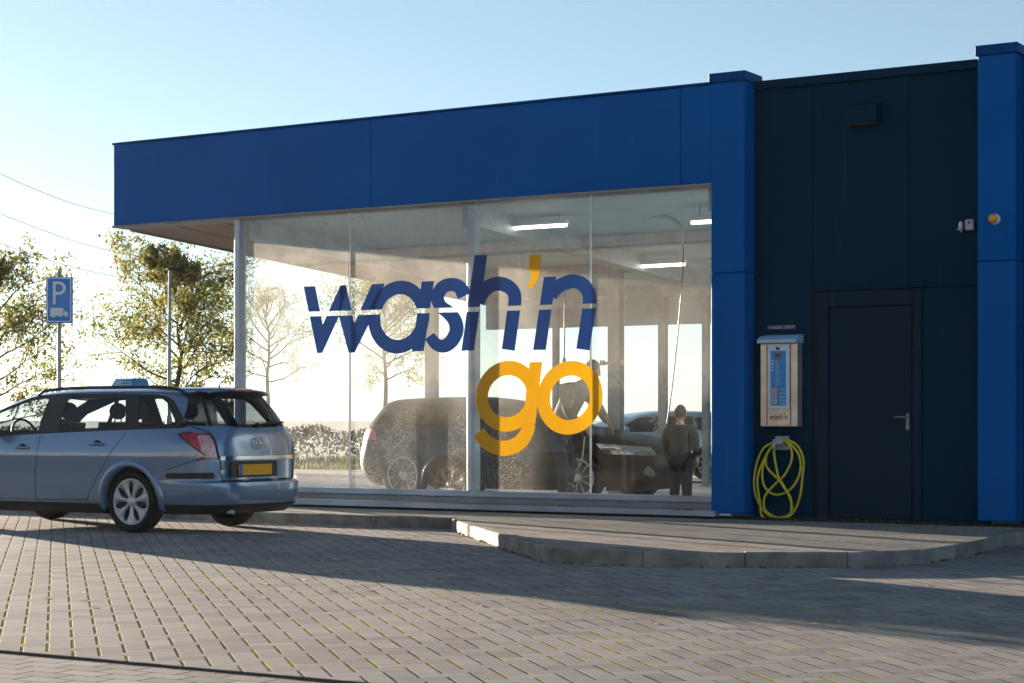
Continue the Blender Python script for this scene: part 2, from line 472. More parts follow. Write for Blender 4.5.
# walk along the outer edge in about one metre stones
def resample(poly, step):
    P = [Vector(p) for p in poly]; out = [P[0]]; acc = 0; L = []
    for a, b in zip(P, P[1:]): L.append((b-a).length)
    tot = sum(L); n = max(1, round(tot/step)); k = 0; run = 0
    for i in range(1, n):
        t = tot*i/n
        while run+L[k] < t: run += L[k]; k += 1
        out.append(P[k].lerp(P[k+1], (t-run)/L[k]))
    return out+[P[-1]]
kb = MB()
def kerbrun(pts, step):
    st = resample(pts, step)
    for a, b in zip(st, st[1:]):
        t = (b-a).normalized(); n = Vector((-t.y, t.x)); a2 = a+t*.004; b2 = b-t*.004
        zt = .12+random.uniform(-.003, .003); e = .012
        c = [(a2, 0, -.05), (b2, 0, -.05), (a2, 0, zt-e), (b2, 0, zt-e), (a2, e, zt), (b2, e, zt), (a2, .12, zt), (b2, .12, zt), (a2, .12, -.05), (b2, .12, -.05)]
        vs = [(p.x+n.x*w, p.y+n.y*w, z) for p, w, z in c]
        kb.add(vs, [(0, 1, 3, 2), (2, 3, 5, 4), (4, 5, 7, 6), (6, 7, 9, 8), (0, 2, 4, 6, 8), (9, 7, 5, 3, 1)])
kerbrun(outer[:2], 1.0); kerbrun(outer[1:3], .9); kerbrun(outer[2:4], .95); kerbrun(outer[3:6], .7); kerbrun(outer[5:], .8)
struct(kb.build('kerb', 'kerb'))
g = MB(); g.box(-6.8, 0, .21, 9.6, -.02, .119)
g.box(-60, -6.81, 1.6, 9.6, -.3, .004)
struct(g.build('wash_bay_floor', 'slab', frame=FB))

# grass verge behind, and the hedge
verts = MB(); rng = random.Random(3)
for k in range(26000):
    t = rng.random()**1.6; d = 17.6+t*26; u = rng.uniform(-26, 12)
    h = rng.uniform(.05, .14)*(1+t); a = rng.uniform(0, 6.28); w = .02*(1+2*t)
    dx, dy = math.cos(a)*w, math.sin(a)*w; lx, ly = rng.uniform(-.04, .04), rng.uniform(-.04, .04)
    verts.add([(u-dx, d-dy, -.05), (u+dx, d+dy, -.05), (u+lx, d+ly, h)], [(0, 1, 2)])
tag(verts.build('grass', 'grass', frame=FB), 'yellow green grass verge seen through the glass', 'grass', kind='stuff')

def leafquad(mb, p, s, rng):
    a, b = rng.uniform(0, 6.28), rng.uniform(-1.2, 1.2)
    x = Vector((math.cos(a)*math.cos(b), math.sin(a)*math.cos(b), math.sin(b)))
    y = x.cross(Vector((rng.uniform(-1, 1), rng.uniform(-1, 1), rng.uniform(-1, 1))))
    if y.length < .1: return
    y.normalize(); y *= s*.45; x *= s
    mb.add([p-x, p+y*.9, p+x, p-y], [(0, 1, 2, 3)])
hg = thing('hedge', 'low clipped hedge beyond the grass verge, behind the glass front', 'hedge', WORLD, (-10, 56, 0))
hb = MB(); hs = MB(); rng = random.Random(9)
for k in range(16000):
    x = rng.uniform(-24, 6); top = .92+.08*math.sin(x*1.7)+.06*math.sin(x*4.1)
    p = Vector((x, 56+rng.uniform(-.7, .7), rng.uniform(0, 1)**.6*top))
    leafquad(hb, p, rng.uniform(.04, .1), rng)
for k in range(20):
    x = -24+k*1.5+rng.uniform(-.1, .1); hs = MB()
    hs.tube([(x, 56, -.05), (x+rng.uniform(-.1, .1), 56, .4), (x+rng.uniform(-.2, .2), 56.1, .68)], [.025, .015, .005], 4)
    hs.build('stem', 'bark', hg)
hb.build('crown', 'leaf2', hg)

# ------------------------------------------------------------------ the wash building
bld = thing('car_wash_building', 'flat roofed car wash with blue fascia, big glass front and black clad end', 'building', FB, (0, 0, .12))
ROOFL = F(113.3, 224, .03)[0]
def rz(d): return 3.66-.0594*d
ju = [ROOFL, F(370.5, 170, .03)[0], F(681, 140, .03)[0], -.002]
for a, b in zip(ju, ju[1:]):
    m = MB(); m.box(a+.003, b-.003, .03, .30, 3.66, 4.69, .006); m.build('fascia_panel', 'blue', bld)
m = MB(); m.box(ROOFL-.012, -.002, .012, .33, 3.628, 3.657, .004); m.build('fascia_bottom_trim', 'trim', bld)
m = MB(); m.box(ROOFL-.015, -.002, .015, .36, 4.694, 4.722, .005); m.build('roof_edge_trim', 'blue_dark', bld)
# roof slab sloping to the back
def slab(x0, x1, d0, d1, lo, hi):
    a, b = rz(d0)+lo, rz(d1)+lo; c, e = rz(d0)+hi, rz(d1)+hi
    mb = MB(); mb.add([(x0, d0, a), (x1, d0, a), (x1, d1, b), (x0, d1, b), (x0, d0, c), (x1, d0, c), (x1, d1, e), (x0, d1, e)],
                      [(0, 3, 2, 1), (4, 5, 6, 7), (0, 1, 5, 4), (1, 2, 6, 5), (2, 3, 7, 6), (3, 0, 4, 7)]); return mb
slab(ROOFL, 8, .32, 9.0, 0, .3).build('roof', 'soffit', bld)
m = slab(ROOFL-.004, ROOFL+.03, .34, 9.02, -.03, .34); m.build('roof_side_trim', 'trim', bld)
m = MB(); m.box(ROOFL, 0, 9.02, 9.12, 2.68, 3.5); m.build('rear_fascia', 'ceiling', bld)
for q in range(1, 7):
    pass
slab(-6.5, 0, .34, 8.98, -.012, -.003).build('ceiling', 'ceiling', bld)
m = MB()
for q in range(1, 12):
    x = ROOFL+q*.78; a = slab(x-.003, x+.003, .34, 9.0, -.004, .0); m.add(a.v, a.f)
m.build('soffit_joints', 'joint', bld)
# steel frame in the bay
fr = MB()
for u in (-6.42, -3.25, -.1):
    a = slab(u-.09, u+.09, .34, 8.98, -.24, -.006); fr.build('rafter', 'steel', bld) if False else None
    mb = MB(); mb.add(a.v, a.f); mb.build('rafter', 'steel', bld)
for d in (2.9, 5.2, 7.6):
    mb = MB(); mb.box(-6.5, -.1, d-.05, d+.05, rz(d)-.15, rz(d)-.012); mb.build('purlin', 'steel', bld)
cols = [(432, 5.0, .075), (616, 5.0, .085), (556, 8.9, .045), (663, 8.9, .06), (706, 8.9, .05)]
for x, d, w in cols:
    u = F(x, 300, d)[0]; mb = MB()
    mb.box(u-w, u+w, d-w, d-w+.012, .12, rz(d)-.02); mb.box(u-w, u+w, d+w-.012, d+w, .12, rz(d)-.02); mb.box(u-.006, u+.006, d-w+.012, d+w-.012, .12, rz(d)-.02)
    mb.box(u-w*1.5, u+w*1.5, d-w*1.5, d+w*1.5, .12, .14)
    c = mb.build('column', 'steel', bld)
    if x == 616:
        k = MB(); z = F(616, 363, d)[1]; k.box(u-.15, u+.15, d-.14, d-.1, z-.025, z+.015); k.box(u-.17, u-.12, d-.16, d-.09, z-.035, z+.035); k.box(u+.12, u+.17, d-.16, d-.09, z-.035, z+.035)
        k.build('bracket', 'steel', c)
m = MB(); m.box(-3.4, 0, 8.86, 8.94, 2.2, 2.29); m.build('rear_rail', 'steel', bld)
m = MB(); m.box(-3.4, 0, 8.86, 8.94, 1.2, 1.26); m.build('rear_rail', 'steel', bld)
# corner post, mullions, panes
gu = [F(240, 300, .12)[0], F(348.5, 300, .12)[0], F(470, 300, .12)[0], F(589.5, 300, .12)[0], .0]
m = MB(); m.box(gu[0]-.045, gu[0]+.035, .06, .2, .12, 3.64, .008); m.build('corner_post', 'alu', bld)
m = MB(); m.box(gu[2]-.055, gu[2]+.055, .135, .26, .34, 3.64, .006); m.build('mullion', 'alu', bld)
for i in (1, 3):
    m = MB(); m.box(gu[i]-.006, gu[i]+.006, .132, .16, .34, 3.64); m.build('glass_fin', 'white_plastic', bld)
for a, b in zip(gu, gu[1:]):
    m = MB(); a2 = a+(.037 if a == gu[0] else .004); m.add([(a2, .12, .345), (b-.004, .12, .345), (b-.004, .12, 3.64), (a2, .12, 3.64)], [(0, 1, 2, 3)])
    m.build('window_pane', 'wash_glass', bld)
m = MB(); m.box(gu[0]-.02, -.003, .075, .2, .275, .343, .006); m.build('window_sill', 'alu', bld)
m = MB(); m.box(gu[0]-.06, -.003, .03, .21, .205, .272, .004); m.build('window_plinth', 'trim', bld)
m = MB(); m.box(gu[0]-.12, .09, -.11, .026, .138, .2, .008); m.build('plinth_ledge', 'alu', bld)
m = MB(); m.box(gu[0]-.1, 6.5, .005, .2, .05, .137); m.build('base_strip', 'joint', bld)
# pillars
for a, b in ((0, .383), (F(977.5, 300)[0], F(1016, 300)[0])):
    m = MB(); m.box(a, b, 0, .4, .17, 2.695, .008); p = m.build('pillar', 'blue', bld)
    m = MB(); m.box(a, b, 0, .4, 2.70, 4.7, .008); m.build('pillar_upper', 'blue', p)
    m = MB(); m.box(a-.02, b+.02, -.02, .42, 4.70, 4.80, .006); m.build('pillar_cap', 'blue_dark', p)
pl = F(977.5, 300)[0]; pr = F(1016, 300)[0]
WD = .25
ws = [.383, F(813, 300, WD)[0], F(909, 300, WD)[0], pl+.02]
dl, dr = F(818, 400, WD)[0], F(922, 400, WD)[0]; dtop = F(866, 290, WD)[1]
m = MB(); m.box(.383, ws[1]-.004, WD, WD+.1, .13, 4.62)
m.build('wall_panel', 'black', bld)
m = MB(); m.box(ws[1]+.003, ws[2]-.003, WD, WD+.1, dtop+.004, 4.62); m.build('wall_panel', 'black', bld)
m = MB(); m.box(ws[2]+.003, ws[3], WD, WD+.1, dtop+.004, 4.62); m.build('wall_panel', 'black', bld)
m = MB(); m.box(dr+.003, ws[3], WD+.001, WD+.1, .13, dtop); m.build('wall_panel', 'black', bld)
m = MB(); m.box(.383, ws[3], WD+.03, WD+.12, .13, 4.6); m.build('wall_backing', 'joint', bld)
m = MB(); m.box(.40, ws[3], WD-.045, WD+.3, 4.622, 4.715, .006); m.build('roof_flashing', 'black', bld)
m = MB(); m.box(pr-.02, 6.5, WD, WD+.1, .13, 4.62); m.build('wall_panel', 'black', bld)
m = MB(); m.box(pr+.03, 6.5, WD-.045, WD+.3, 4.622, 4.715, .006); m.build('roof_flashing', 'black', bld)
m = MB(); m.box(.05, 6.5, WD+.13, 9.0, .13, 4.6); m.build('technical_room', 'ceiling', bld)
# door
lx0, lx1 = F(829.7, 400, WD)[0], F(912, 400, WD)[0]; lz = F(870, 307, WD)[1]
m = MB(); m.box(dl, lx0-.012, WD-.02, WD+.025, .13, dtop, .004); m.box(lx1+.012, dr, WD-.02, WD+.025, .13, dtop, .004); m.box(lx0-.012, lx1+.012, WD-.019, WD+.025, lz+.012, dtop-.001, .004)
dfm = m.build('door_frame', 'door', bld)
m = MB(); m.box(dl-.05, dr+.03, WD-.06, WD-.021, dtop+.005, dtop+.03); m.build('drip_edge', 'black', dfm)
m = MB(); m.box(lx0, lx1, WD-.004, WD+.027, .15, lz, .004); dr_o = m.build('door', 'door', bld)
m = MB(); hz = F(905, 417, WD)[1]; hx = F(908, 417, WD)[0]
m.box(hx-.018, hx+.018, WD-.014, WD-.004, hz-.13, hz+.04, .003); m.tube([(hx, WD-.012, hz), (hx, WD-.06, hz), (hx-.03, WD-.062, hz), (hx-.12, WD-.06, hz)], .009, 8)
m.build('door_handle', 'trim', dr_o)
m = MB(); m.lathe([(0, .012), (.012, .012), (.014, 0)], (hx, WD-.014, hz-.1), (0, -1, 0), 12); m.build('lock_cylinder', 'chrome', dr_o)
for z in (.45, 1.2, 1.95):
    m = MB(); m.tube([(lx0-.006, WD-.025, z-.05), (lx0-.006, WD-.025, z+.05)], .009, 8); m.build('hinge', 'door', dfm)

# things fixed to the wall
e0, z0 = F(848, 124, WD-.12); e1, z1 = F(879, 102, WD-.12)
vt = thing('vent_hood', 'black boxy vent hood high on the black wall above the door', 'vent', FB, ((e0+e1)/2, WD, z0))
m = MB(); m.prism([(e0, WD-.002, z1+.02), (e0, WD-.2, z1-.03), (e0, WD-.2, z0), (e0, WD-.002, z0)], (e1-e0, 0, 0)); m.build('hood', 'black', vt)
m = MB()
for k in range(4): m.box(e0+.01, e1-.01, WD-.18+k*.04, WD-.165+k*.04, z0-.025, z0-.002)
m.build('grille', 'joint', vt)
# beacon
bu, bz = F(995, 219.3)
bc = thing('beacon_light', 'round orange warning lamp with white base on the right blue pillar', 'lamp', FB, (bu, 0, bz))
m = MB(); m.lathe([(0, .03), (.046, .03), (.052, .015), (.052, .001)], (bu+.004, 0, bz), (0, -1, 0), 24); m.build('base', 'white_plastic', bc)
m = MB(); m.ball((bu, -.07, bz), .045, .052, .045); m.build('lens', 'amber', bc)
ju_, jz = F(971, 225, WD); w = F(975, 225, WD)[0]-ju_
jb = thing('junction_box', 'small grey square junction box beside the right blue pillar', 'junction box', FB, (ju_, WD, jz-.06))
m = MB(); m.box(ju_-.045, ju_+.045, WD-.06, WD-.001, jz-.055, jz+.055, .008); jbo = m.build('housing', 'steel', jb)
m = MB(); m.lathe([(0, .008), (.01, .008), (.01, 0)], (ju_, WD-.06, jz+.02), (0, -1, 0), 10); m.build('screw', 'black_plastic', jb)
m = MB(); m.tube([(ju_, WD-.03, jz-.05), (ju_-.01, WD-.03, jz-.075), (ju_-.06, WD-.02, jz-.085), (ju_-.1, WD-.03, jz-.06)], .005, 6); m.build('cable', 'black_plastic', jb)
su, sz = F(962, 227, WD)
sn = thing('wall_sensor', 'small rounded white sensor left of the grey junction box', 'sensor', FB, (su, WD, sz-.05))
m = MB(); m.ball((su, WD-.04, sz+.01), .022, .03, .045); m.build('head', 'white_plastic', sn)
m = MB(); m.lathe([(0, .0), (.035, .0), (.035, .012), (.012, .02)], (su-.005, WD-.04, sz-.035), (0, 0, 1), 14); m.box(su-.01, su+.01, WD-.04, WD-.001, sz-.05, sz-.03); m.build('mount', 'steel', sn)

# payment terminal
tx0, tz0 = F(760.3, 426.5, .11); tx1, tz1 = F(797.2, 343, .11)
TD = .11; tm = thing('payment_terminal', 'stainless steel payment terminal with blue panel under a pale blue hood', 'terminal', FB, ((tx0+tx1)/2, WD, tz0))
def tq(x, y): return F(x, y, TD)
m = MB(); m.box(tx0, tx1, TD, WD-.002, tz0, tz1, .006); m.build('housing', 'stainless', tm)
m = MB(); a = tq(767.3, 345)[0]; b = tq(790.3, 345)[0]
for q in (a-.004, b+.004): m.box(q-.003, q+.003, TD-.004, TD+.001, tz0+.01, tz1-.01)
m.build('housing_groove', 'joint', tm)
m = MB(); hz0 = tq(780, 343)[1]; hz1 = tq(780, 337)[1]
m.prism([(tx0-.012, WD-.002, hz0), (tx0-.012, TD-.06, hz0), (tx0-.012, TD-.06, hz0+.035), (tx0-.012, TD+.02, hz1+.01), (tx0-.012, WD-.002, hz1+.03)], (tx1-tx0+.024, 0, 0)); m.build('hood', 'lightblue', tm)
pa, pzt = tq(768.2, 345.5); pb, pzb = tq(789.6, 408.6)
m = MB(); m.box(pa, pb, TD-.012, TD-.0015, pzb, pzt, .004); pn = m.build('front_panel', 'panel_pale', tm)
ba, bzt = tq(771.2, 351); bb, bzb = tq(786.4, 405.5)
m = MB(); m.box(ba, bb, TD-.016, TD-.0135, bzb, bzt); m.build('blue_field', 'panel_blue', pn)
a, b = tq(775.6, 353.5), tq(781.6, 357.5); m = MB(); m.box(a[0], b[0], TD-.02, TD-.0175, b[1], a[1]); m.build('display', 'display', pn)
a, b = tq(776.5, 347.3), tq(780, 349.8); m = MB(); m.box(a[0], b[0], TD-.018, TD-.0135, b[1], a[1]); m.build('camera_slot', 'black_plastic', pn)
a, b = tq(772, 387.5), tq(778.5, 404.5); m = MB(); m.box(a[0], b[0], TD-.026, TD-.0175, b[1], a[1], .003); m.build('coin_slot_plate', 'steel', pn)
m = MB()
for r_ in range(5):
    for c_ in range(2):
        q = tq(780.8+c_*3, 388.5+r_*3.6); m.box(q[0], q[0]+.02, TD-.022, TD-.0175, q[1]-.02, q[1], .002)
m.build('keypad', 'lightblue', pn)
m = MB()
for r_ in range(4):
    q = tq(773.2, 361+r_*3.1); m.lathe([(0, .006), (.01, .006), (.011, 0)], (q[0], TD-.0165, q[1]), (0, -1, 0), 10)
m.build('round_buttons', 'white_plastic', pn)
m = MB()
for r_ in range(11):
    q = tq(776, 360.5+r_*2.35); m.box(q[0], q[0]+.06*random.uniform(.5, 1), TD-.0175, TD-.0162, q[1]-.007, q[1])
m.build('printed_text', 'lightblue', pn)
a, b = tq(767.8, 410), tq(790.2, 425); m = MB(); m.box(a[0], b[0], TD-.006, TD-.0015, b[1], a[1], .002); np_ = m.build('name_plate', 'stainless', tm)
def text(body, u, z, d, h, material, parent, name='lettering', width=None, shear=0):
    cu = bpy.data.curves.new(name, 'FONT'); cu.body = body; cu.size = h; cu.align_x = 'CENTER'; cu.align_y = 'CENTER'; cu.extrude = .0008; cu.shear = shear
    t = bpy.data.objects.new('tmp', cu); COL.objects.link(t); bpy.context.view_layer.update()
    me = bpy.data.meshes.new_from_object(t.evaluated_get(bpy.context.evaluated_depsgraph_get()))
    bpy.data.objects.remove(t)
    xs = [v.co.x for v in me.vertices]; sc = width/(max(xs)-min(xs)) if width else 1
    off = OFF[parent.name]
    for v in me.vertices: v.co = Vector((u+v.co.x*sc, d-v.co.z, z+v.co.y))-off
    me.materials.clear(); me.materials.append(M[material])
    o = bpy.data.objects.new(name, me); COL.objects.link(o); o.parent = parent; OFF[o.name] = off
    return o
q = tq(778.6, 417); text("wash'n", q[0], q[1], TD-.008, .09, 'joint', np_, width=.2, shear=.2)
q = F(781.5, 327.4, WD-.003)
wl = thing('wall_lettering', 'small pale lettering on the black wall above the payment terminal', 'lettering', FB, (q[0], WD-.003, q[1]))
text('CHANGING SUPPORT', q[0], q[1], WD-.003, .05, 'white_plastic', wl, 'letters', width=.31)

# hose and its holder
HD = WD-.03
h0, hz0 = F(774.5, 450, HD); h1, hz1 = F(788.5, 436, HD)
hk = thing('hose_holder', 'square steel hose holder below the payment terminal', 'holder', FB, ((h0+h1)/2, WD, hz0))
m = MB(); m.box(h0, h1, WD-.02, WD-.002, hz0, hz1, .004); m.build('back_plate', 'steel', hk)
m = MB(); m.box(h0+.02, h1-.02, WD-.13, WD-.021, (hz0+hz1)/2-.01, (hz0+hz1)/2+.005); m.box(h0+.02, h1-.02, WD-.135, WD-.125, (hz0+hz1)/2-.01, (hz0+hz1)/2+.04); m.build('hook', 'steel', hk)
def hp(x, y, k=0): u, z = F(740+x/5.69, 420+y/5.69, .17-k*.012); return (u, .17-k*.012, z)
def smooth(pts, n=8, closed=False):
    P = [Vector(p) for p in pts]; m = len(P); out = []
    for i in range(m if closed else m-1):
        a = P[(i-1) % m] if (closed or i > 0) else P[0]; b = P[i]; c = P[(i+1) % m]; d = P[(i+2) % m] if (closed or i < m-2) else P[-1]
        for k in range(n):
            t = k/n
            out.append(.5*((2*b)+(c-a)*t+(2*a-5*b+4*c-d)*t*t+(3*b-a-3*c+d)*t**3))
    if not closed: out.append(P[-1])
    return out
hs = thing('garden_hose', 'yellow hose hanging in loops from the steel holder', 'hose', FB, (h0, .15, .2))
loop = [(200, 125), (135, 160), (95, 250), (80, 370), (105, 470), (160, 540), (230, 570), (300, 530), (340, 440), (355, 330), (362, 230), (330, 150), (270, 115), (210, 130),
        (160, 180), (130, 270), (130, 350), (160, 405), (210, 425), (265, 410), (315, 360), (345, 280), (335, 200), (290, 140), (240, 115), (190, 150), (155, 190), (150, 260),
        (200, 320), (230, 345), (258, 390), (285, 450), (297, 510), (270, 545), (210, 555), (150, 520), (135, 470), (150, 420), (200, 365), (255, 310), (290, 240), (295, 180), (270, 130), (215, 118),
        (150, 200), (100, 330), (115, 480), (125, 545), (180, 568), (260, 575), (305, 562)]
m = MB(); m.tube(smooth([hp(x, y, .5+.5*math.sin(i*.9)+i*.03) for i, (x, y) in enumerate(loop)], 7), .0125, 8); m.build('hose_coil', 'hose', hs)
m = MB(); m.tube(smooth([hp(194, 130, 4), hp(194, 190, 4), hp(205, 260, 4), hp(225, 340, 4), hp(262, 400, 4), hp(290, 450, 4), hp(290, 530, 3)], 7), .0125, 8); m.build('hose_end', 'hose', hs)
m = MB(); m.tube([hp(194, 115, 5), hp(194, 150, 5), hp(195, 175, 4.5)], [.018, .02, .014], 10); m.build('coupling', 'steel', hs)

# lettering on the glass: every letter a decal of its own, cut by a thin slanting slit
def ringq(cx, cy, ro, ri, a0=0, a1=360, n=48, sk=0):
    out = []
    for k in range(n):
        t0, t1 = R(a0+(a1-a0)*k/n), R(a0+(a1-a0)*(k+1)/n)
        q = []
        for (rr, t) in ((ro, t0), (ro, t1), (ri, t1), (ri, t0)):
            x, y = cx+rr[0]*math.cos(t), cy+rr[1]*math.sin(t); q.append((x-sk*(y-cy), y))
        out.append(q)
    return out
def strokeq(path, hw, n=8):
    P = [Vector((*p, 0)) for p in path]; P = smooth(P, n) if len(P) > 2 else P
    m = len(P); H = hw if isinstance(hw, (list, tuple)) else [hw]*len(path)
    L, Rr = [], []
    for i, p in enumerate(P):
        t = (P[min(m-1, i+1)]-P[max(0, i-1)]).normalized(); nrm = Vector((-t.y, t.x, 0))
        s = i/(m-1)*(len(H)-1); a = int(min(s, len(H)-2)); h = H[a]*(1-(s-a))+H[a+1]*(s-a)
        L.append(p+nrm*h); Rr.append(p-nrm*h)
    return [[tuple(L[i])[:2], tuple(L[i+1])[:2], tuple(Rr[i+1])[:2], tuple(Rr[i])[:2]] for i in range(m-1)]
def clip(poly, f):
    out = []
    for i in range(len(poly)):
        a, b = poly[i-1], poly[i]; fa, fb = f(a), f(b)
        if (fa >= 0) != (fb >= 0):
            t = fa/(fa-fb); out.append((a[0]+(b[0]-a[0])*t, a[1]+(b[1]-a[1])*t))
        if fb >= 0: out.append(b)
    return out
def convex_minus(q, c):
    # pieces of the convex polygon q that lie outside the convex polygon c
    ar = sum(c[i-1][0]*c[i][1]-c[i][0]*c[i-1][1] for i in range(len(c)))
    if ar < 0: c = c[::-1]
    out, rest = [], q
    for i in range(len(c)):
        a, b = c[i-1], c[i]
        f = lambda p, a=a, b=b: (b[0]-a[0])*(p[1]-a[1])-(b[1]-a[1])*(p[0]-a[0])
        o = clip(rest, lambda p: -f(p))
        if len(o) > 2: out.append(o)
        rest = clip(rest, f)
        if len(rest) < 3: break
    return out
def A(x, y): return (290+x/5.253, 240+y/5.253)
def B2(x, y): return (450+x/5.253, 240+y/5.253)
def C3(x, y): return (460+x/5.694, 350+y/5.694)
def mp(f, pts): return [f(*p) for p in pts]
def shp(f, quads): return [[f(*p) for p in q] for q in quads]
slit = lambda p: (p[1]-(314-.0288*(p[0]-311)))
letters = {
 'w': [[mp(A, [(72, 245), (132, 243), (172, 445), (170, 592), (143, 595)])], [mp(A, [(172, 445), (265, 238), (295, 238), (300, 260), (257, 400), (170, 592)])],
       [mp(A, [(265, 238), (295, 238), (337, 440), (340, 590), (308, 592), (257, 400)])], [mp(A, [(337, 440), (430, 232), (497, 228), (415, 440), (340, 590)])]],
 'a': [shp(A, ringq(572, 405, (160, 192), (97, 120), sk=.06)), [mp(A, [(692, 218), (757, 215), (703, 583), (640, 585)])]],
 's': [strokeq([(464.5, 296), (460, 287.5), (451.5, 284.5), (442.5, 287.5), (437.5, 297), (440.5, 306), (449, 313), (455, 321), (456.5, 331), (451.5, 341), (444, 346), (436, 344), (429.5, 336)], [7.3, 6.8, 6.6, 6.6, 6.4, 6.4, 7, 7, 7, 7, 6.6, 6.2, 5.4])],
 'h': [[mp(B2, [(130, 80), (195, 78), (125, 580), (60, 582)])], shp(B2, strokeq([(145, 330), (170, 275), (215, 238), (268, 230), (315, 252), (341, 300), (330, 400), (306, 577)], [36, 36, 36, 37, 36, 34, 34, 34]))],
 'apostrophe': [[mp(B2, [(420, 78), (478, 76), (472, 165), (411, 165)])], [mp(B2, [(430, 165.5), (472, 165.5), (460, 205), (433, 250), (403, 250), (424, 205)])]],
 'n': [[mp(B2, [(493, 195), (558, 192), (503, 577), (437, 577)])], shp(B2, strokeq([(528, 290), (560, 252), (606, 226), (655, 217), (703, 240), (732, 298), (724, 400), (698, 575)], [36, 36, 36, 37, 36, 35, 35, 35]))],
 'g': [shp(C3, ringq(270, 263, (180, 202), (111, 120), sk=.05)), [mp(C3, [(397, 70), (468, 68), (428, 420), (357, 420)])], shp(C3, strokeq([(392, 419), (380, 470), (335, 530), (250, 560), (165, 535), (105, 467)], [36, 37, 41, 43, 41, 36]))],
 'o': [shp(C3, ringq(626, 272, (186, 210), (114, 127), sk=.06))]}
DG = .112
for ltr, pieces in letters.items():
    m = MB()
    for li, quads in enumerate(pieces):
        d = DG-.0006*li
        cut = [p[0] for p in pieces if len(p) == 1 and p is not quads] if len(quads) > 1 else []
        if ltr == 'o': cut = [letters['g'][1][0]]
        pend = list(quads)
        for c_ in cut: pend = [r_ for q in pend for r_ in convex_minus(q, c_)]
        for q in pend:
            parts = [q] if ltr in 'go' else [clip(q, lambda p: -slit(p)-2.4), clip(q, lambda p: slit(p)-2.4)]
            if ltr == 'apostrophe': parts = [q]
            for p in parts:
                if len(p) < 3: continue
                pts = []
                for x, y in p: u, z = F(x, y, d); pts.append((u, d, z))
                n = (Vector(pts[1])-Vector(pts[0])).cross(Vector(pts[2])-Vector(pts[0]))
                if n.y > 0: pts = pts[::-1]
                m.add(pts, [tuple(range(len(pts)))])
    m.build('letter', 'vinyl_yellow' if ltr in ('g', 'o', 'apostrophe') else 'vinyl_blue', bld)

# bay fittings
GL = 'ceiling tube lights in the wash bay'
for (x0, x1, y, d, lb) in ((497, 568, 229.5, 1.2, 'long bright tube light nearest the centre mullion of the glass front'), (632, 686, 267, 4.5, 'bright tube light lower and farther back, right of the steel column'), (690, 716, 223, 1.2, 'tube light high beside the left blue pillar, partly hidden by it')):
    u0, z = F(x0, y, d); u1 = F(x1 if x1 < 712 else 745, y, d)[0]
    if u1 > -.05: u1 = -.06
    t = thing('ceiling_light', lb, 'ceiling light', FB, ((u0+u1)/2, d, z), GL)
    m = MB(); m.box(u0, u1, d-.05, d+.05, z+.02, z+.07, .008); m.build('housing', 'white_plastic', t)
    m = MB(); m.tube([(u0+.02, d, z), (u1-.02, d, z)], .02, 10); m.build('tube', 'lamp', t)
    for q in ((u0+.12, u1-.12) if u1-u0 > .5 else (u0+.1,)):
        m = MB(); m.tube([(q, d, z+.06), (q, d, rz(d))], .006, 5); m.build('hanger', 'steel', t)
bm_ = thing('swing_boom', 'ceiling boom with a thin black spray hose in the wash bay', 'boom', FB, (F(672, 390, 2.0)[0], 2.0, .3))
def fp(x, y, d): u, z = F(x, y, d); return (u, d, z)
m = MB(); m.tube(smooth([fp(600, 208, 2), fp(640, 214, 1.8), fp(668, 218, 1.7), fp(680, 226, 1.7), fp(683, 245, 1.7)]), .022, 8); m.lathe([(.0, -.25), (.06, -.25), (.07, 0), (.06, .06), (0, .06)], fp(600, 208, 2), (0, 0, -1), 16); m.build('boom_arm', 'steel', bm_)
m = MB(); m.tube(smooth([fp(683, 245, 1.7), fp(683, 270, 1.7), fp(679, 320, 1.7), fp(674, 370, 1.7), fp(669, 410, 1.6), fp(664, 440, 1.5)]), .009, 6); m.build('spray_hose', 'black_plastic', bm_)
bm2 = thing('ceiling_hose', 'thin black hose hanging near the middle pane joint of the wash bay', 'hose', FB, (F(565, 380, 6)[0], 6, 1))
m = MB(); m.tube(smooth([fp(540, 200, 5.5), fp(560, 212, 6), fp(565, 230, 6), fp(565, 290, 6), fp(564, 360, 6)]), .012, 6); m.build('hose_run', 'black_plastic', bm2)
m = MB(); m.lathe([(0, 0), (.03, 0), (.03, .05), (0, .05)], fp(564, 362, 6), (0, 0, 1), 10); m.build('nozzle', 'steel', bm2)

tall = thing('reflection_hedge', 'tall dark hedge added out of view to darken reflections in the glass front', 'hedge', WORLD, (-20, 11, 0))  # unseen hedge, added so the low panes mirror something dark, not lit paving
def add_reflection_hedge():
    hb = MB(); rng = random.Random(31); a, b = Vector((-27, 23, 0)), Vector((-13, -4, 0)); L = (b-a).length; t = (b-a)/L; n = Vector((-t.y, t.x, 0))
    core = MB(); N_ = 60
    for i in range(N_):
        s0, s1 = L*i/N_, L*(i+1)/N_; h = 1.9+.25*math.sin(i*.7)+rng.uniform(-.1, .1)
        p = a+t*s0; q = a+t*s1
        core.add([p+n*.35, q+n*.35, q-n*.35, p-n*.35, p+n*.2+Vector((0, 0, h)), q+n*.2+Vector((0, 0, h)), q-n*.2+Vector((0, 0, h)), p-n*.2+Vector((0, 0, h))], [(0, 3, 2, 1), (4, 5, 6, 7), (0, 1, 5, 4), (1, 2, 6, 5), (2, 3, 7, 6), (3, 0, 4, 7)])
    core.build('inner_growth', 'bark', tall)
    for k in range(14000):
        s_0 = rng.uniform(0, L); h = rng.uniform(0, 2.3); p = a+t*s_0+n*rng.choice((-1, 1))*rng.uniform(.3, .55)*(1-.25*h/2.3)+Vector((0, 0, h))
        leafquad(hb, p, rng.uniform(.05, .11), rng)
    hb.build('crown', 'leaf3', tall)
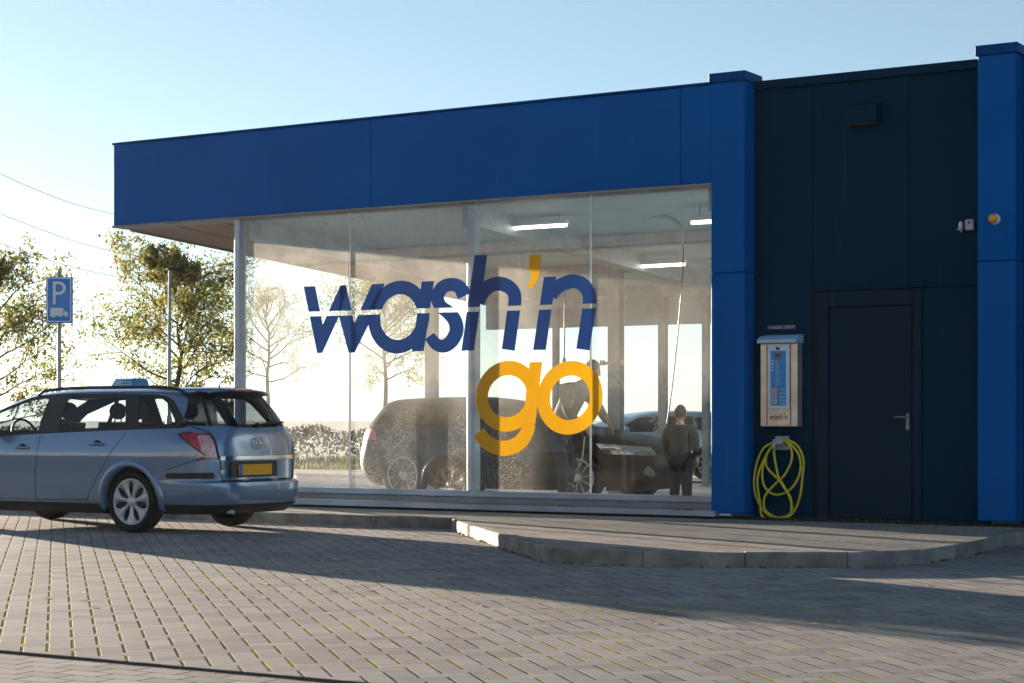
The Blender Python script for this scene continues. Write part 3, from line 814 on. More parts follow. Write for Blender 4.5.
add_reflection_hedge()
# hall across the yard: only seen mirrored in the glass
hall = thing('industrial_hall', 'low beige industrial hall across the yard mirrored in the glass', 'building', ((-32, 3, 0), R(-30)))
m = MB(); m.box(-26, 30, -12, 0, 0, 6.4); m.build('wall', 'hall', hall)
m = MB(); m.box(-26.3, 30.3, -12.3, .3, 6.41, 6.7); m.build('roof', 'trim', hall)
for x in (-14, -3, 8, 19):
    m = MB(); m.box(x, x+3.6, .001, .06, 0, 4.6); m.build('gate', 'brown', hall)

# ------------------------------------------------------------------ cars
def interp(tab, z):
    if z <= tab[0][0]: return tab[0][1]
    for i in range(len(tab)-1):
        (a, va), (b, vb) = tab[i], tab[i+1]
        if z <= b:
            t = (z-a)/(b-a)
            p0 = tab[i-1] if i else tab[i]; p3 = tab[i+2] if i+2 < len(tab) else tab[i+1]
            m0 = (vb-p0[1])/max(1e-6, b-p0[0])*(b-a); m1 = (p3[1]-va)/max(1e-6, p3[0]-a)*(b-a)
            dlt = vb-va
            lim = lambda mm: 0 if mm*dlt <= 0 else math.copysign(min(abs(mm), 2.2*abs(dlt)), dlt)
            m0, m1 = lim(m0), lim(m1)
            return (2*t**3-3*t*t+1)*va+(t**3-2*t*t+t)*m0+(3*t*t-2*t**3)*vb+(t**3-t*t)*m1
    return tab[-1][1]
class Shell:
    def __init__(s, W, Rr, Fr, n):
        s.W, s.R, s.F, s.n = W, Rr, Fr, n; s.cache = {}
    def outline(s, z):
        k = round(z, 4)
        if k in s.cache: return s.cache[k]
        w, r, f, n = interp(s.W, z), interp(s.R, z), interp(s.F, z), interp(s.n, z)
        xm, L = (r+f)/2, (f-r)/2; pts = []
        for i in range(321):
            ph = math.pi*i/320
            c, sn = math.cos(ph), math.sin(ph)
            rr = (abs(c)**n+abs(sn)**n)**(-1/n)
            x = xm-L*rr*c; y = w*rr*sn
            y *= 1-.035*max(0, (xm-x)/L)**2
            pts.append((x, max(0, y)))
        pts[0] = (pts[0][0], 0); pts[-1] = (pts[-1][0], 0)
        A_ = [0]
        for p, q in zip(pts, pts[1:]): A_.append(A_[-1]+math.hypot(q[0]-p[0], q[1]-p[1]))
        s.cache[k] = (pts, A_); return s.cache[k]
    def P(s, a, z):
        pts, A_ = s.outline(z)
        sg = 1
        if a < 0: a, sg = -a, -1
        a = min(a, A_[-1])
        import bisect
        i = min(max(bisect.bisect_right(A_, a)-1, 0), len(A_)-2)
        t = (a-A_[i])/max(1e-9, A_[i+1]-A_[i])
        return Vector((pts[i][0]+(pts[i+1][0]-pts[i][0])*t, sg*(pts[i][1]+(pts[i+1][1]-pts[i][1])*t), z))
    def toa(s, kind, v, z):
        pts, A_ = s.outline(z); n = len(pts)
        if kind == 'a': return v
        if kind == 'r':
            if v < 0: return v
            for i in range(n//2):
                if pts[i][1] <= v <= pts[i+1][1]: return A_[i]+(A_[i+1]-A_[i])*(v-pts[i][1])/max(1e-9, pts[i+1][1]-pts[i][1])
            return A_[n//4]
        if kind == 'f':
            if v < 0: return A_[-1]-v
            for i in range(n-1, n//2, -1):
                if pts[i][1] <= v <= pts[i-1][1]: return A_[i]-(A_[i]-A_[i-1])*(v-pts[i][1])/max(1e-9, pts[i-1][1]-pts[i][1])
            return A_[3*n//4]
        for i in range(n-1):
            if pts[i][0] <= v <= pts[i+1][0]: return A_[i]+(A_[i+1]-A_[i])*(v-pts[i][0])/max(1e-9, pts[i+1][0]-pts[i][0])
        return 0 if v < pts[0][0] else A_[-1]
    def poly(s, pts, step=.04):
        out = []
        m = len(pts)
        for i in range(m):
            (k0, v0, z0_), (k1, v1, z1_) = pts[i], pts[(i+1) % m]
            if k0 == k1:
                n = max(1, int(math.hypot(v1-v0, z1_-z0_)/step))
                for q in range(n):
                    v, z = v0+(v1-v0)*q/n, z0_+(z1_-z0_)*q/n; out.append((s.toa(k0, v, z), z))
            else: out.append((s.toa(k0, v0, z0_), z0_))
        return out
    def normal(s, a, z):
        e = .01
        da = s.P(a+e, z)-s.P(a-e, z); dz = s.P(a, z+e)-s.P(a, z-e)
        n = da.cross(dz)
        if n.length < 1e-9: return Vector((0, 0, 1))
        return n.normalized()
def inside(p, poly):
    x, y = p; c = False; j = len(poly)-1
    for i in range(len(poly)):
        xi, yi = poly[i]; xj, yj = poly[j]
        if (yi > y) != (yj > y) and x < (xj-xi)*(y-yi)/(yj-yi)+xi: c = not c
        j = i
    return c
def nearest(p, poly):
    best = None; bd = 1e9
    for i in range(len(poly)):
        ax, ay = poly[i-1]; bx, by = poly[i]; dx, dy = bx-ax, by-ay
        L = dx*dx+dy*dy; t = 0 if L < 1e-12 else max(0, min(1, ((p[0]-ax)*dx+(p[1]-ay)*dy)/L))
        q = (ax+dx*t, ay+dy*t); d = math.hypot(q[0]-p[0], q[1]-p[1])
        if d < bd: bd, best = d, q
    return best, bd
def shell_parts(S, zs, ncol, regions, root, bodymat, bodyname='body'):
    """regions: (name, material or None to cut away, [(kind, v, z)...], mode) mode 'both' = one mesh across, 'side' = one per side"""
    R_ = []
    for name, mt, pts, mode in regions:
        pl_ = S.poly(pts); bb = (min(p[0] for p in pl_), max(p[0] for p in pl_), min(p[1] for p in pl_), max(p[1] for p in pl_))
        R_.append((name, mt, pl_, mode, bb))
    nz = len(zs); grid = []
    for z in zs:
        T = S.outline(z)[1][-1]; grid.append([(T*j/ncol, z) for j in range(ncol+1)])
    cls = [[-1]*ncol for _ in range(nz-1)]
    for i in range(nz-1):
        for j in range(ncol):
            c = ((grid[i][j][0]+grid[i][j+1][0]+grid[i+1][j][0]+grid[i+1][j+1][0])/4, (zs[i]+zs[i+1])/2)
            for k, (_, _, pl_, _, bb) in enumerate(R_):
                if bb[0] <= c[0] <= bb[1] and bb[2] <= c[1] <= bb[3] and inside(c, pl_): cls[i][j] = k
    pos = {}
    for i in range(nz):
        for j in range(ncol+1):
            cs = {cls[a][b] for a in (i-1, i) for b in (j-1, j) if 0 <= a < nz-1 and 0 <= b < ncol}
            p = grid[i][j]
            if len(cs) > 1:
                cand = []
                for k in cs:
                    if k >= 0: q, d = nearest(p, R_[k][2]); cand.append((d, q, k))
                cand.sort(key=lambda c: c[0])
                if cand and cand[0][0] < .035:
                    q = cand[0][1]
                    if j == 0: q = (0, q[1])
                    if i not in (0, nz-1): p = q
            pos[i, j] = p
    bags = {}
    for sg in (1, -1):
        for i in range(nz-1):
            for j in range(ncol):
                k = cls[i][j]
                if k >= 0 and R_[k][1] is None: continue
                key = ('body', 0) if k < 0 else (k, 0 if R_[k][3] == 'both' else sg)
                b = bags.setdefault(key, ({}, [], [])); ids = []
                for (a, c) in ((i, j), (i, j+1), (i+1, j+1), (i+1, j)):
                    vk = (a, c, 0 if c in (0, ncol) else sg)
                    if vk not in b[0]:
                        p = S.P(*pos[a, c]); p.y *= sg; b[0][vk] = len(b[1]); b[1].append(p)
                    ids.append(b[0][vk])
                if len(set(ids)) < 4: continue
                b[2].append(tuple(ids if sg < 0 else ids[::-1]))
    i = nz-1; b = bags[('body', 0)]
    for j in range(ncol):
        ids = []
        for vk in ((i, j, 0 if j in (0, ncol) else 1), (i, j+1, 0 if j+1 in (0, ncol) else 1), (i, j+1, 0 if j+1 in (0, ncol) else -1), (i, j, 0 if j in (0, ncol) else -1)):
            if vk in b[0] and b[0][vk] not in ids: ids.append(b[0][vk])
        if len(ids) > 2: b[2].append(tuple(ids))
    objs = {}
    for key, (_, vs, fs) in bags.items():
        mb = MB(); mb.add(vs, fs, True)
        # make the outside face outwards
        if key[0] == 'body': o = mb.build(bodyname, bodymat, root, auto=50)
        else: o = mb.build(R_[key[0]][0], R_[key[0]][1], root, auto=50)
        objs[(R_[key[0]][0] if key[0] != 'body' else 'body', key[1])] = o
    return objs, {R_[k][0]+str(k): R_[k][2] for k in range(len(R_))}
def seam(S, mb, pts, r=.004, sides=(1, -1), closed=False, off=0):
    pl_ = S.poly(pts, .03)
    if not closed: pl_ = pl_[:len(pl_)-0]
    for sg in sides:
        P = []
        for a, z in pl_:
            p = S.P(a, z)+S.normal(a, z)*(off if S.normal(a, z).dot(S.P(a, z)-Vector((1, 0, .8))) > 0 else -off)
            p.y *= sg; P.append(p)
        mb.tube(P, r, 5, closed=closed)
def openseam(S, mb, pts, r=.004, sides=(1, -1), off=0):
    pl_ = []
    for (k0, v0, z0_), (k1, v1, z1_) in zip(pts, pts[1:]):
        n = max(1, int(math.hypot(v1-v0, z1_-z0_)/.03)) if k0 == k1 else 1
        for q in range(n): pl_.append((S.toa(k0, v0+(v1-v0)*q/n, z0_+(z1_-z0_)*q/n), z0_+(z1_-z0_)*q/n))
    pl_.append((S.toa(*pts[-1]), pts[-1][2]))
    for sg in sides:
        P = []
        for a, z in pl_:
            n = S.normal(a, z); p = S.P(a, z)
            if n.dot(p-Vector((1, 0, .8))) < 0: n = -n
            p = p+n*off; p.y *= sg; P.append(p)
        mb.tube(P, r, 5)
def wheel(root, x, y, sg, r=.318, w=.2, spokes=7, dark=False, mt='rim'):
    """sg = outward side"""
    ax = (0, sg, 0); o = (x, y, r)
    h = w/2
    m = MB(); m.lathe([(0, -.02), (r*.74, -.02), (r*.74, h-.03), (0, h-.05)], o, ax, 28); wh = m.build('wheel', 'black_plastic', root)
    m = MB(); m.lathe([(r*.74, -h), (r*.9, -h), (r*.97, -h*.85), (r, -h*.6), (r, h*.6), (r*.975, h*.85), (r*.92, h), (r*.8, h-.004), (r*.755, h-.02), (r*.74, -h)], o, ax, 48)
    m.build('tyre', 'tyre', wh)
    m = MB(); ro, ri = r*.755, r*.16; Y = h-.012
    m.lathe([(ro*.9, Y-.01), (ro*.95, Y), (ro, Y-.002), (ro, Y-.03)], o, ax, 40)
    m.lathe([(0, Y+.0), (ri*.9, Y-.002), (ri*1.15, Y-.012), (ri*1.15, Y-.04)], o, ax, 24)
    for k in range(spokes):
        q = 2*math.pi*k/spokes+.2
        def pt(rad, ang, dep): return Vector((x+rad*math.cos(q+ang), y+sg*dep, r+rad*math.sin(q+ang)))
        if dark:
            prof = [(ri, .1, Y-.02), (ro*.5, .05, Y-.015), (ro*.93, .045, Y-.006)]
        else:
            prof = [(ri, .34, Y-.01), (ro*.38, .22, Y-.004), (ro*.6, .2, Y-.002), (ro*.78, .29, Y-.002), (ro*.93, .42, Y-.004)]
        vs, fs = [], []
        for rad, wd, dep in prof: vs += [pt(rad, -wd, dep-.02), pt(rad, -wd, dep-.004), pt(rad, 0, dep+.004), pt(rad, wd, dep-.004), pt(rad, wd, dep-.02)]
        for i in range(len(prof)-1):
            for c in range(4): fs.append((i*5+c, i*5+c+1, i*5+c+6, i*5+c+5))
        m.add(vs, fs, True)
    m.build('rim', mt, wh)
    return wh
def seatm(root, x, y, mt='seat', hr=True, h=0):
    m = MB(); m.box(x-.25, x+.25, y-.24, y+.24, .42, .56, .05)
    m.prism([(x-.24, y-.23, .5), (x-.12, y-.23, .5), (x-.26, y-.23, 1.13+h), (x-.36, y-.23, 1.12+h)], (0, .46, 0)); s_ = m.build('seat', mt, root)
    if hr:
        m = MB(); m.ball((x-.33, y, 1.25+h), .055, .13, .095, 14, 8); m.tube([(x-.33, y-.05, 1.1), (x-.33, y-.05, 1.22+h)], .008, 5); m.tube([(x-.33, y+.05, 1.1), (x-.33, y+.05, 1.22+h)], .008, 5)
        m.build('headrest', mt, s_)

# ---- the blue-grey estate car
CAR = ((-3.365, 20.045, 0), ANG+math.pi)
car = thing('estate_car', 'blue grey estate car with a yellow number plate parked beside the footway', 'car', CAR, (1.2, 0, 0))
S1 = Shell([(.2, .79), (.26, .83), (.34, .85), (.45, .865), (.6, .873), (.78, .872), (.92, .85), (1.04, .822), (1.09, .805), (1.2, .755), (1.33, .69), (1.4, .645), (1.44, .6), (1.465, .54), (1.485, .44), (1.497, .3), (1.503, .06)],
           [(.2, -.84), (.26, -.925), (.31, -.965), (.42, -.975), (.515, -.97), (.528, -.955), (.54, -.91), (.76, -.905), (.92, -.895), (1.04, -.875), (1.09, -.85), (1.2, -.785), (1.33, -.69), (1.4, -.635), (1.44, -.6), (1.465, -.58), (1.485, -.5), (1.497, -.3), (1.503, .1)],
           [(.2, 3.3), (.35, 3.6), (.55, 3.66), (.75, 3.6), (.86, 3.45), (.93, 3.2), (.975, 2.98), (1.04, 2.86), (1.2, 2.52), (1.33, 2.2), (1.4, 1.98), (1.44, 1.8), (1.465, 1.6), (1.485, 1.35), (1.497, 1.05), (1.503, .6)],
           [(.2, 6), (.9, 6.5), (1.05, 5.2), (1.4, 4.6), (1.503, 3)])
zs = [.2+.02*i for i in range(0, 62)]+[1.435, 1.447, 1.457, 1.467, 1.476, 1.484, 1.49, 1.495, 1.499, 1.502, 1.503]
zs = sorted(set(round(z, 4) for z in zs if z <= 1.503))
def arc(xc, zc, r, a0, a1, n, kind='s'): return [(kind, xc+r*math.cos(R(a0+(a1-a0)*i/n)), zc+r*math.sin(R(a0+(a1-a0)*i/n))) for i in range(n+1)]
WX0, WX1, WR = .11, 2.80, .375
DLO = [('s', 2.50, .985), ('s', 2.02, .985), ('s', 1.38, 1.015), ('s', .40, 1.052), ('s', -.50, 1.078), ('s', -.545, 1.092), ('s', -.30, 1.34), ('s', -.2, 1.39), ('s', -.08, 1.408), ('s', .4, 1.42), ('s', 1.1, 1.418), ('s', 1.45, 1.412), ('s', 1.72, 1.392), ('s', 2.2, 1.245), ('s', 2.5, 1.1)]
PANES = [[('s', 2.45, 1.0), ('s', 1.42, 1.035), ('s', 1.42, 1.39), ('s', 1.68, 1.375), ('s', 2.17, 1.225), ('s', 2.4, 1.1)],
         [('s', 1.14, 1.048), ('s', .47, 1.072), ('s', .46, 1.392), ('s', 1.14, 1.393)],
         [('s', .425, 1.075), ('s', .20, 1.085), ('s', .33, 1.385), ('s', .42, 1.39)],
         [('s', .04, 1.095), ('s', -.43, 1.112), ('s', -.24, 1.325), ('s', -.16, 1.37), ('s', -.02, 1.385), ('s', .17, 1.388)]]
FD = [('s', 2.52, .33), ('s', 1.435, .315), ('s', 1.415, .6), ('s', 1.38, 1.012), ('s', 2.02, .982), ('s', 2.45, .975), ('s', 2.55, .7)]
RD = [('s', 1.42, .315), ('s', .70, .33), ('s', .60, .48), ('s', .50, .62), ('s', .36, .82), ('s', .20, 1.0), ('s', .185, 1.055), ('s', 1.372, 1.012), ('s', 1.405, .6)]
TL = [('s', -.47, 1.012), ('s', -.62, 1.03), ('a', .88, 1.03), ('r', .64, 1.015), ('r', .61, .76), ('a', .84, .755), ('s', -.78, .80)]
TGW = [('r', -.02, 1.085), ('r', .735, 1.095), ('r', .56, 1.40), ('r', .53, 1.435), ('r', -.02, 1.445)]
TGC = [('r', -.02, 1.105), ('r', .52, 1.12), ('r', .40, 1.38), ('r', -.02, 1.40)]
TG = [('r', -.02, .545), ('r', .55, .545), ('r', .57, .57), ('r', .59, .755), ('r', .625, 1.02), ('r', .69, 1.085), ('r', -.02, 1.075)]
BSTRIP = [('s', -.36, .562), ('r', .64, .562), ('r', .64, .625), ('s', -.36, .618)]
BMP = [('s', -.262, .2), ('s', -.262, .35), ('s', -.29, .5), ('s', -.345, .64), ('s', -.66, .74), ('r', .70, .74), ('r', .60, .545), ('r', -.02, .53), ('r', -.02, .2)]
arch0 = arc(WX0, .318, WR, -25, 205, 30); arch1 = arc(WX1, .318, WR, -25, 205, 30)
regs = [('rear_bumper', M['paint'], BMP, 'both'), ('front_door', M['paint'], FD, 'side'), ('rear_door', M['paint'], RD, 'side'), ('tailgate', M['paint'], TG, 'both'),
        ('window_surround', M['black_plastic'], DLO, 'side'), ('rear_window', M['glass_black'], TGW, 'both'), ('rear_window_clear', M['car_glass_dark'], TGC, 'both'),
        ('tail_light', M['red_lamp'], TL, 'side'), ('indicator_lens', M['clear_lamp'], [('r', .615, .775), ('r', .645, 1.0), ('a', .80, 1.0), ('a', .775, .775)], 'side'), ('lower_skirt', M['black_plastic'], [('s', 2.42, .2), ('s', .49, .2), ('s', .49, .292), ('s', 2.42, .292)], 'side'), ('lower_valance', M['black_plastic'], [('s', -.27, .2), ('s', -.27, .30), ('r', .5, .30), ('r', -.02, .30), ('r', -.02, .2)], 'both'), ('bumper_strip', M['black_plastic'], BSTRIP, 'side'), ('windscreen', M['car_glass'], [('f', -.02, 1.04), ('f', .66, 1.04), ('f', .5, 1.37), ('f', -.02, 1.41)], 'both'),
        ('arch_opening', None, arch0, 'side'), ('arch_opening', None, arch1, 'side')]
for p in PANES: regs.append(('side_window', M['car_glass'], p, 'side'))
objs, _ = shell_parts(S1, zs, 230, regs, car, M['paint'])
for pts_, r_, ow in (([('s', 1.43, .31), ('s', 1.415, .6), ('s', 1.38, 1.0)], .0035, 'front_door'), ([('s', .70, .33), ('s', .60, .48), ('s', .50, .62), ('s', .36, .82), ('s', .20, 1.0), ('s', .185, 1.05)], .0035, 'rear_door'),
                 ([('s', 2.4, .315), ('s', 1.43, .315)], .0035, 'front_door'), ([('s', 1.43, .315), ('s', .70, .33)], .0035, 'rear_door'),
                 ([('r', .60, .76), ('r', .628, 1.02), ('r', .70, 1.085)], .0055, None), ([('s', -.345, .64), ('s', -.66, .74), ('s', -.78, .76)], .003, None), ([('s', -.262, .25), ('s', -.262, .35)], .003, None)):
    for sg in (1, -1):
        sm = MB(); openseam(S1, sm, pts_, r_, (sg,)); sm.build('panel_gap', 'joint', objs[(ow, sg)] if ow else objs[('body', 0)])
sm = MB(); P_ = []
for sg in (1, -1):
    q_ = [(.0, .543), (.2, .543), (.4, .544), (.54, .545), (.57, .57), (.58, .66), (.59, .755)]
    if sg > 0: q_ = q_[::-1]
    else: q_ = q_[1:]
    for y, z in q_:
        v = S1.P(S1.toa('r', y, z), z); v.y *= sg; P_.append(v)
sm.tube(smooth(P_), .0065, 5); sm.build('panel_gap', 'joint', objs[('tailgate', 0)])
for sg in (1, -1):
    for p in PANES:
        m = MB(); seam(S1, m, p, .006, (sg,), closed=True); m.build('window_rubber', 'dark_rubber', objs[('window_surround', sg)])
    m = MB(); seam(S1, m, DLO, .007, (sg,), closed=True); m.build('window_rubber', 'dark_rubber', objs[('window_surround', sg)])
    m = MB(); seam(S1, m, TL, .007, (sg,), closed=True); m.build('tail_light_seal', 'dark_rubber', objs[('tail_light', sg)])
# wheel arch flares
for sg in (1, -1):
    for xc in (WX0, WX1):
        m = MB(); n = 34; vs, fs = [], []
        for i in range(n+1):
            t = R(-12+(204)*i/n)
            for (rr, dy) in ((WR-.03, -.05), (WR-.018, .004), (WR+.0, .019), (WR+.035, .018), (WR+.06, .0), (WR+.07, -.03)):
                x = xc+rr*math.cos(t); z = .318+rr*math.sin(t); z = max(z, .215)
                y = S1.P(S1.toa('s', x, z), z).y
                vs.append((x, sg*(y+dy), z))
        for i in range(n):
            for k in range(5): fs.append((i*6+k, i*6+k+1, i*6+k+7, i*6+k+6))
        m.add(vs, fs, True); m.build('wheel_arch', 'paint', car, auto=60)
for sg in (1, -1):
    wheel(car, WX0, sg*.745, sg); wheel(car, WX1, sg*.745, sg)
# dark underside and wheel wells
m = MB(); m.box(.55, 2.35, -.7, .7, .18, .34); m.box(-.62, -.33, -.55, .55, .22, .5); m.box(-.4, 3.3, -.5, .5, .22, .62); m.box(3.0, 3.2, -.5, .5, .22, .5)
m.box(.5, .6, -.78, .78, .22, .7); m.box(-.34, -.3, -.76, .76, .26, .7); m.box(2.36, 2.4, -.78, .78, .24, .7)
m.build('underbody', 'black_plastic', car)
m = MB()
for xc in (WX0, WX1):
    for sg in (1, -1):
        vs, fs = [], []; n = 20
        for i in range(n+1):
            t = R(-20+220*i/n)
            for y in (.5, .83): vs.append((xc+(WR-.012)*math.cos(t), sg*y, .318+(WR-.012)*math.sin(t)))
        for i in range(n): fs.append((2*i, 2*i+1, 2*i+3, 2*i+2))
        m.add(vs, fs, True)
m.build('wheel_well', 'dark_rubber', car)
m = MB(); m.box(-.72, 2.6, -.72, .72, .5, .56); m.box(-.7, .12, -.7, .7, .56, .96); m.box(2.2, 2.6, -.68, .68, .6, 1.0, .05)
for sg in (1, -1): m.box(-.3, 2.3, sg*.74, sg*.78, .5, .97)
m.build('cabin_trim', 'black_plastic', car)
for x, y in ((1.75, .38), (1.75, -.38)): seatm(car, x, y)
for x, y in ((.72, .4), (.72, -.4)): seatm(car, x, y, 'seat')
m = MB(); m.tube([(2.08+.05*math.cos(t), .38+.18*math.cos(t+1.57), .98+.18*math.sin(t+1.57)) for t in [i*.3491 for i in range(18)]], .014, 6, closed=True); m.build('steering_wheel', 'black_plastic', car)
# handles, strip, badge, plate
for x, z in ((1.62, .862), (.56, .905)):
    for sg in (1, -1):
        y = S1.P(S1.toa('s', x, z), z).y
        d_ = objs[('front_door' if x > 1 else 'rear_door', sg)]
        m = MB(); m.ball((x, sg*(y+.0), z+.01), .055, .012, .032, 14, 8); m.build('handle_recess', 'black_plastic', d_)
        m = MB(); m.tube(smooth([(x-.1, sg*(y+.006), z-.004), (x-.07, sg*(y+.026), z), (x, sg*(y+.034), z+.002), (x+.07, sg*(y+.026), z), (x+.1, sg*(y+.006), z-.004)]), [.012]*33, 8); m.build('handle', 'paint', d_)
def rearP(y, z, off=0): 
    p = S1.P(S1.toa('r', abs(y), z), z); return Vector((p.x-off, math.copysign(p.y, y) if y else 0, z))
tg = objs[('tailgate', 0)]
def rearpatch(y0, y1, z0, z1, off, n=12):
    mb = MB(); vs, fs = [], []
    for i in range(n+1):
        y = y0+(y1-y0)*i/n
        for z, o in ((z0, 0), (z0+.004, off), (z1-.004, off), (z1, 0)): vs.append(rearP(y, z, o))
    for i in range(n):
        for k in range(3): fs.append((i*4+k, i*4+k+1, i*4+k+5, i*4+k+4))
    fs += [(0, 1, 2, 3), tuple(n*4+k for k in (3, 2, 1, 0))]
    mb.add(vs, fs); return mb
rearpatch(.6, -.6, .745, .79, .022, 24).build('chrome_strip', 'chrome', tg)
m = MB(); m.box(-.945, -.92, -.24, .5, .575, .735, .012); m.build('plate_recess', 'black_plastic', tg)
PC = .14
m = MB(); m.box(-.965, -.947, PC-.26, PC+.26, .592, .702, .004); npl = m.build('number_plate', 'plate', tg)
m = MB(); m.box(-.968, -.9655, PC+.215, PC+.258, .594, .7); m.build('country_band', 'plate_blue', npl)
m = MB(); m.tube([(-.925, .04+.055*math.cos(t), .918+.055*math.sin(t)) for t in [i*.3491 for i in range(18)]], .008, 6, closed=True)
m.add([(-.932, .11, .91), (-.932, .035, .931), (-.932, .035, .922), (-.932, .11, .916)], [(0, 1, 2, 3)]); m.add([(-.932, -.03, .926), (-.932, .045, .905), (-.932, .045, .914), (-.932, -.03, .92)], [(0, 1, 2, 3)])
m.build('badge', 'chrome', tg)
m = MB(); q = rearP(.56, .63, .003); m.ball(q, .004, .045, .026, 16, 8); m.build('round_sticker', 'white_plastic', tg)
m = MB(); m.tube(smooth([rearP(.02, 1.10, .03), rearP(-.1, 1.115, .035), rearP(-.3, 1.125, .03), rearP(-.5, 1.13, .025)]), .009, 6); m.ball(rearP(.0, 1.10, .02), .03); m.build('rear_wiper', 'dark_rubber', tg)
m = MB()
vs, fs = [], []
for i in range(17):
    y = .49-.98*i/16; bx = -.55-.05*(1-(y/.49)**2)
    for x, z in ((bx+.12, 1.487), (bx-.06, 1.468), (bx-.075, 1.455), (bx-.03, 1.432), (bx+.08, 1.43)): vs.append((x, y, z-.03*(y/.49)**4))
for i in range(16):
    for k in range(4): fs.append((i*5+k, i*5+k+1, i*5+k+6, i*5+k+5))
m.add(vs, fs, True); sp_ = m.build('roof_spoiler', 'paint', car, auto=40)
m = MB(); m.box(-.69, -.655, -.14, .14, 1.447, 1.466, .006); m.build('brake_light', 'red_lamp', sp_)
for sg in (1, -1):
    m = MB(); pts = []
    for i in range(21):
        x = -.42+2.1*i/20; zz_ = 1.38
        while zz_ < 1.5 and S1.P(S1.toa('s', x, zz_), zz_).y > .545: zz_ += .002
        pts.append((x, sg*.575, zz_+(.03 if 0 < i < 20 else .0)))
    m.tube(pts, [.018]*21, 8); m.build('roof_rail', 'black_plastic', car)
m = MB(); m.tube([(-.35, 0, 1.49), (-.37, 0, 1.53), (-.5, 0, 1.62)], [.014, .006, .003], 6); m.build('antenna', 'dark_rubber', car)
m = MB(); m.tube([(-.93, .45, .22), (-.7, .45, .24)], .022, 8); m.build('exhaust', 'steel', car)
for sg in (1, -1):
    m = MB(); m.ball((2.0, sg*.98, 1.03), .06, .11, .075, 14, 10); m.tube([(2.02, sg*.84, .99), (2.02, sg*.93, 1.01)], .02, 6); m.build('door_mirror', 'paint', objs[('front_door', sg)])
# roof sign
rs = thing('roof_sign', 'pale and dark blue wedge sign standing on the roof of the estate car', 'sign', CAR, (.88, 0, 1.5))
# picture corners: top 112-143, base 108-143, front face pale, rear end dark
m = MB(); zb, zt = 1.499, 1.60
X0_, X1_ = .2, .52
m.add([(1.06, .13, zb), (1.06, -.13, zb), (.72, -.13, zb), (.72, .13, zb), (1.0, .1, zt), (1.0, -.1, zt), (.74, -.1, zt), (.74, .1, zt)],
      [(0, 1, 2, 3), (4, 7, 6, 5), (0, 4, 5, 1), (1, 5, 6, 2), (2, 6, 7, 3), (3, 7, 4, 0)]); m.build('sign_box', 'panel_blue', rs)
m = MB()
m.add([(1.052, .132, zb+.006), (.75, .132, zb+.006), (.765, .104, zt-.004), (.995, .104, zt-.004)], [(0, 3, 2, 1)]); m.build('side_face', 'lightblue', rs)
m = MB()
for i, (a, b) in enumerate(((.1, .22), (.08, .2))):
    z = 1.568-.028*i; yy = .132-.028*(z-zb)/(zt-zb)+.003
    m.add([(.98-a, yy, z), (.98-b, yy, z), (.98-b, yy-.003, z+.012), (.98-a, yy-.003, z+.012)], [(0, 1, 2, 3)])
m.build('lettering', 'sign_blue', rs)

# ---- the dark car being washed
DC = ((*wrl(-5.42, 2.95), .12), ANG)
dk = thing('dark_hatchback', 'black hatchback being washed behind the glass', 'car', DC, (1.3, 0, 0))
S2 = Shell([(.17, .74), (.25, .8), (.4, .86), (.6, .875), (.8, .865), (.9, .84), (1.0, .79), (1.15, .7), (1.25, .62), (1.29, .55), (1.32, .42), (1.335, .25), (1.34, .06)],
           [(.17, -.7), (.3, -.86), (.5, -.9), (.7, -.86), (.85, -.82), (.95, -.77), (1.1, -.67), (1.22, -.59), (1.28, -.52), (1.31, -.4), (1.325, -.1), (1.335, .2), (1.34, .5)],
           [(.17, 3.3), (.3, 3.5), (.5, 3.56), (.62, 3.52), (.72, 3.4), (.82, 3.0), (.9, 2.45), (.95, 2.2), (1.1, 1.75), (1.22, 1.4), (1.29, 1.15), (1.32, .95), (1.335, .8), (1.34, .6)],
           [(.17, 6), (.7, 6), (1.0, 5.6), (1.25, 5), (1.34, 3.4)])
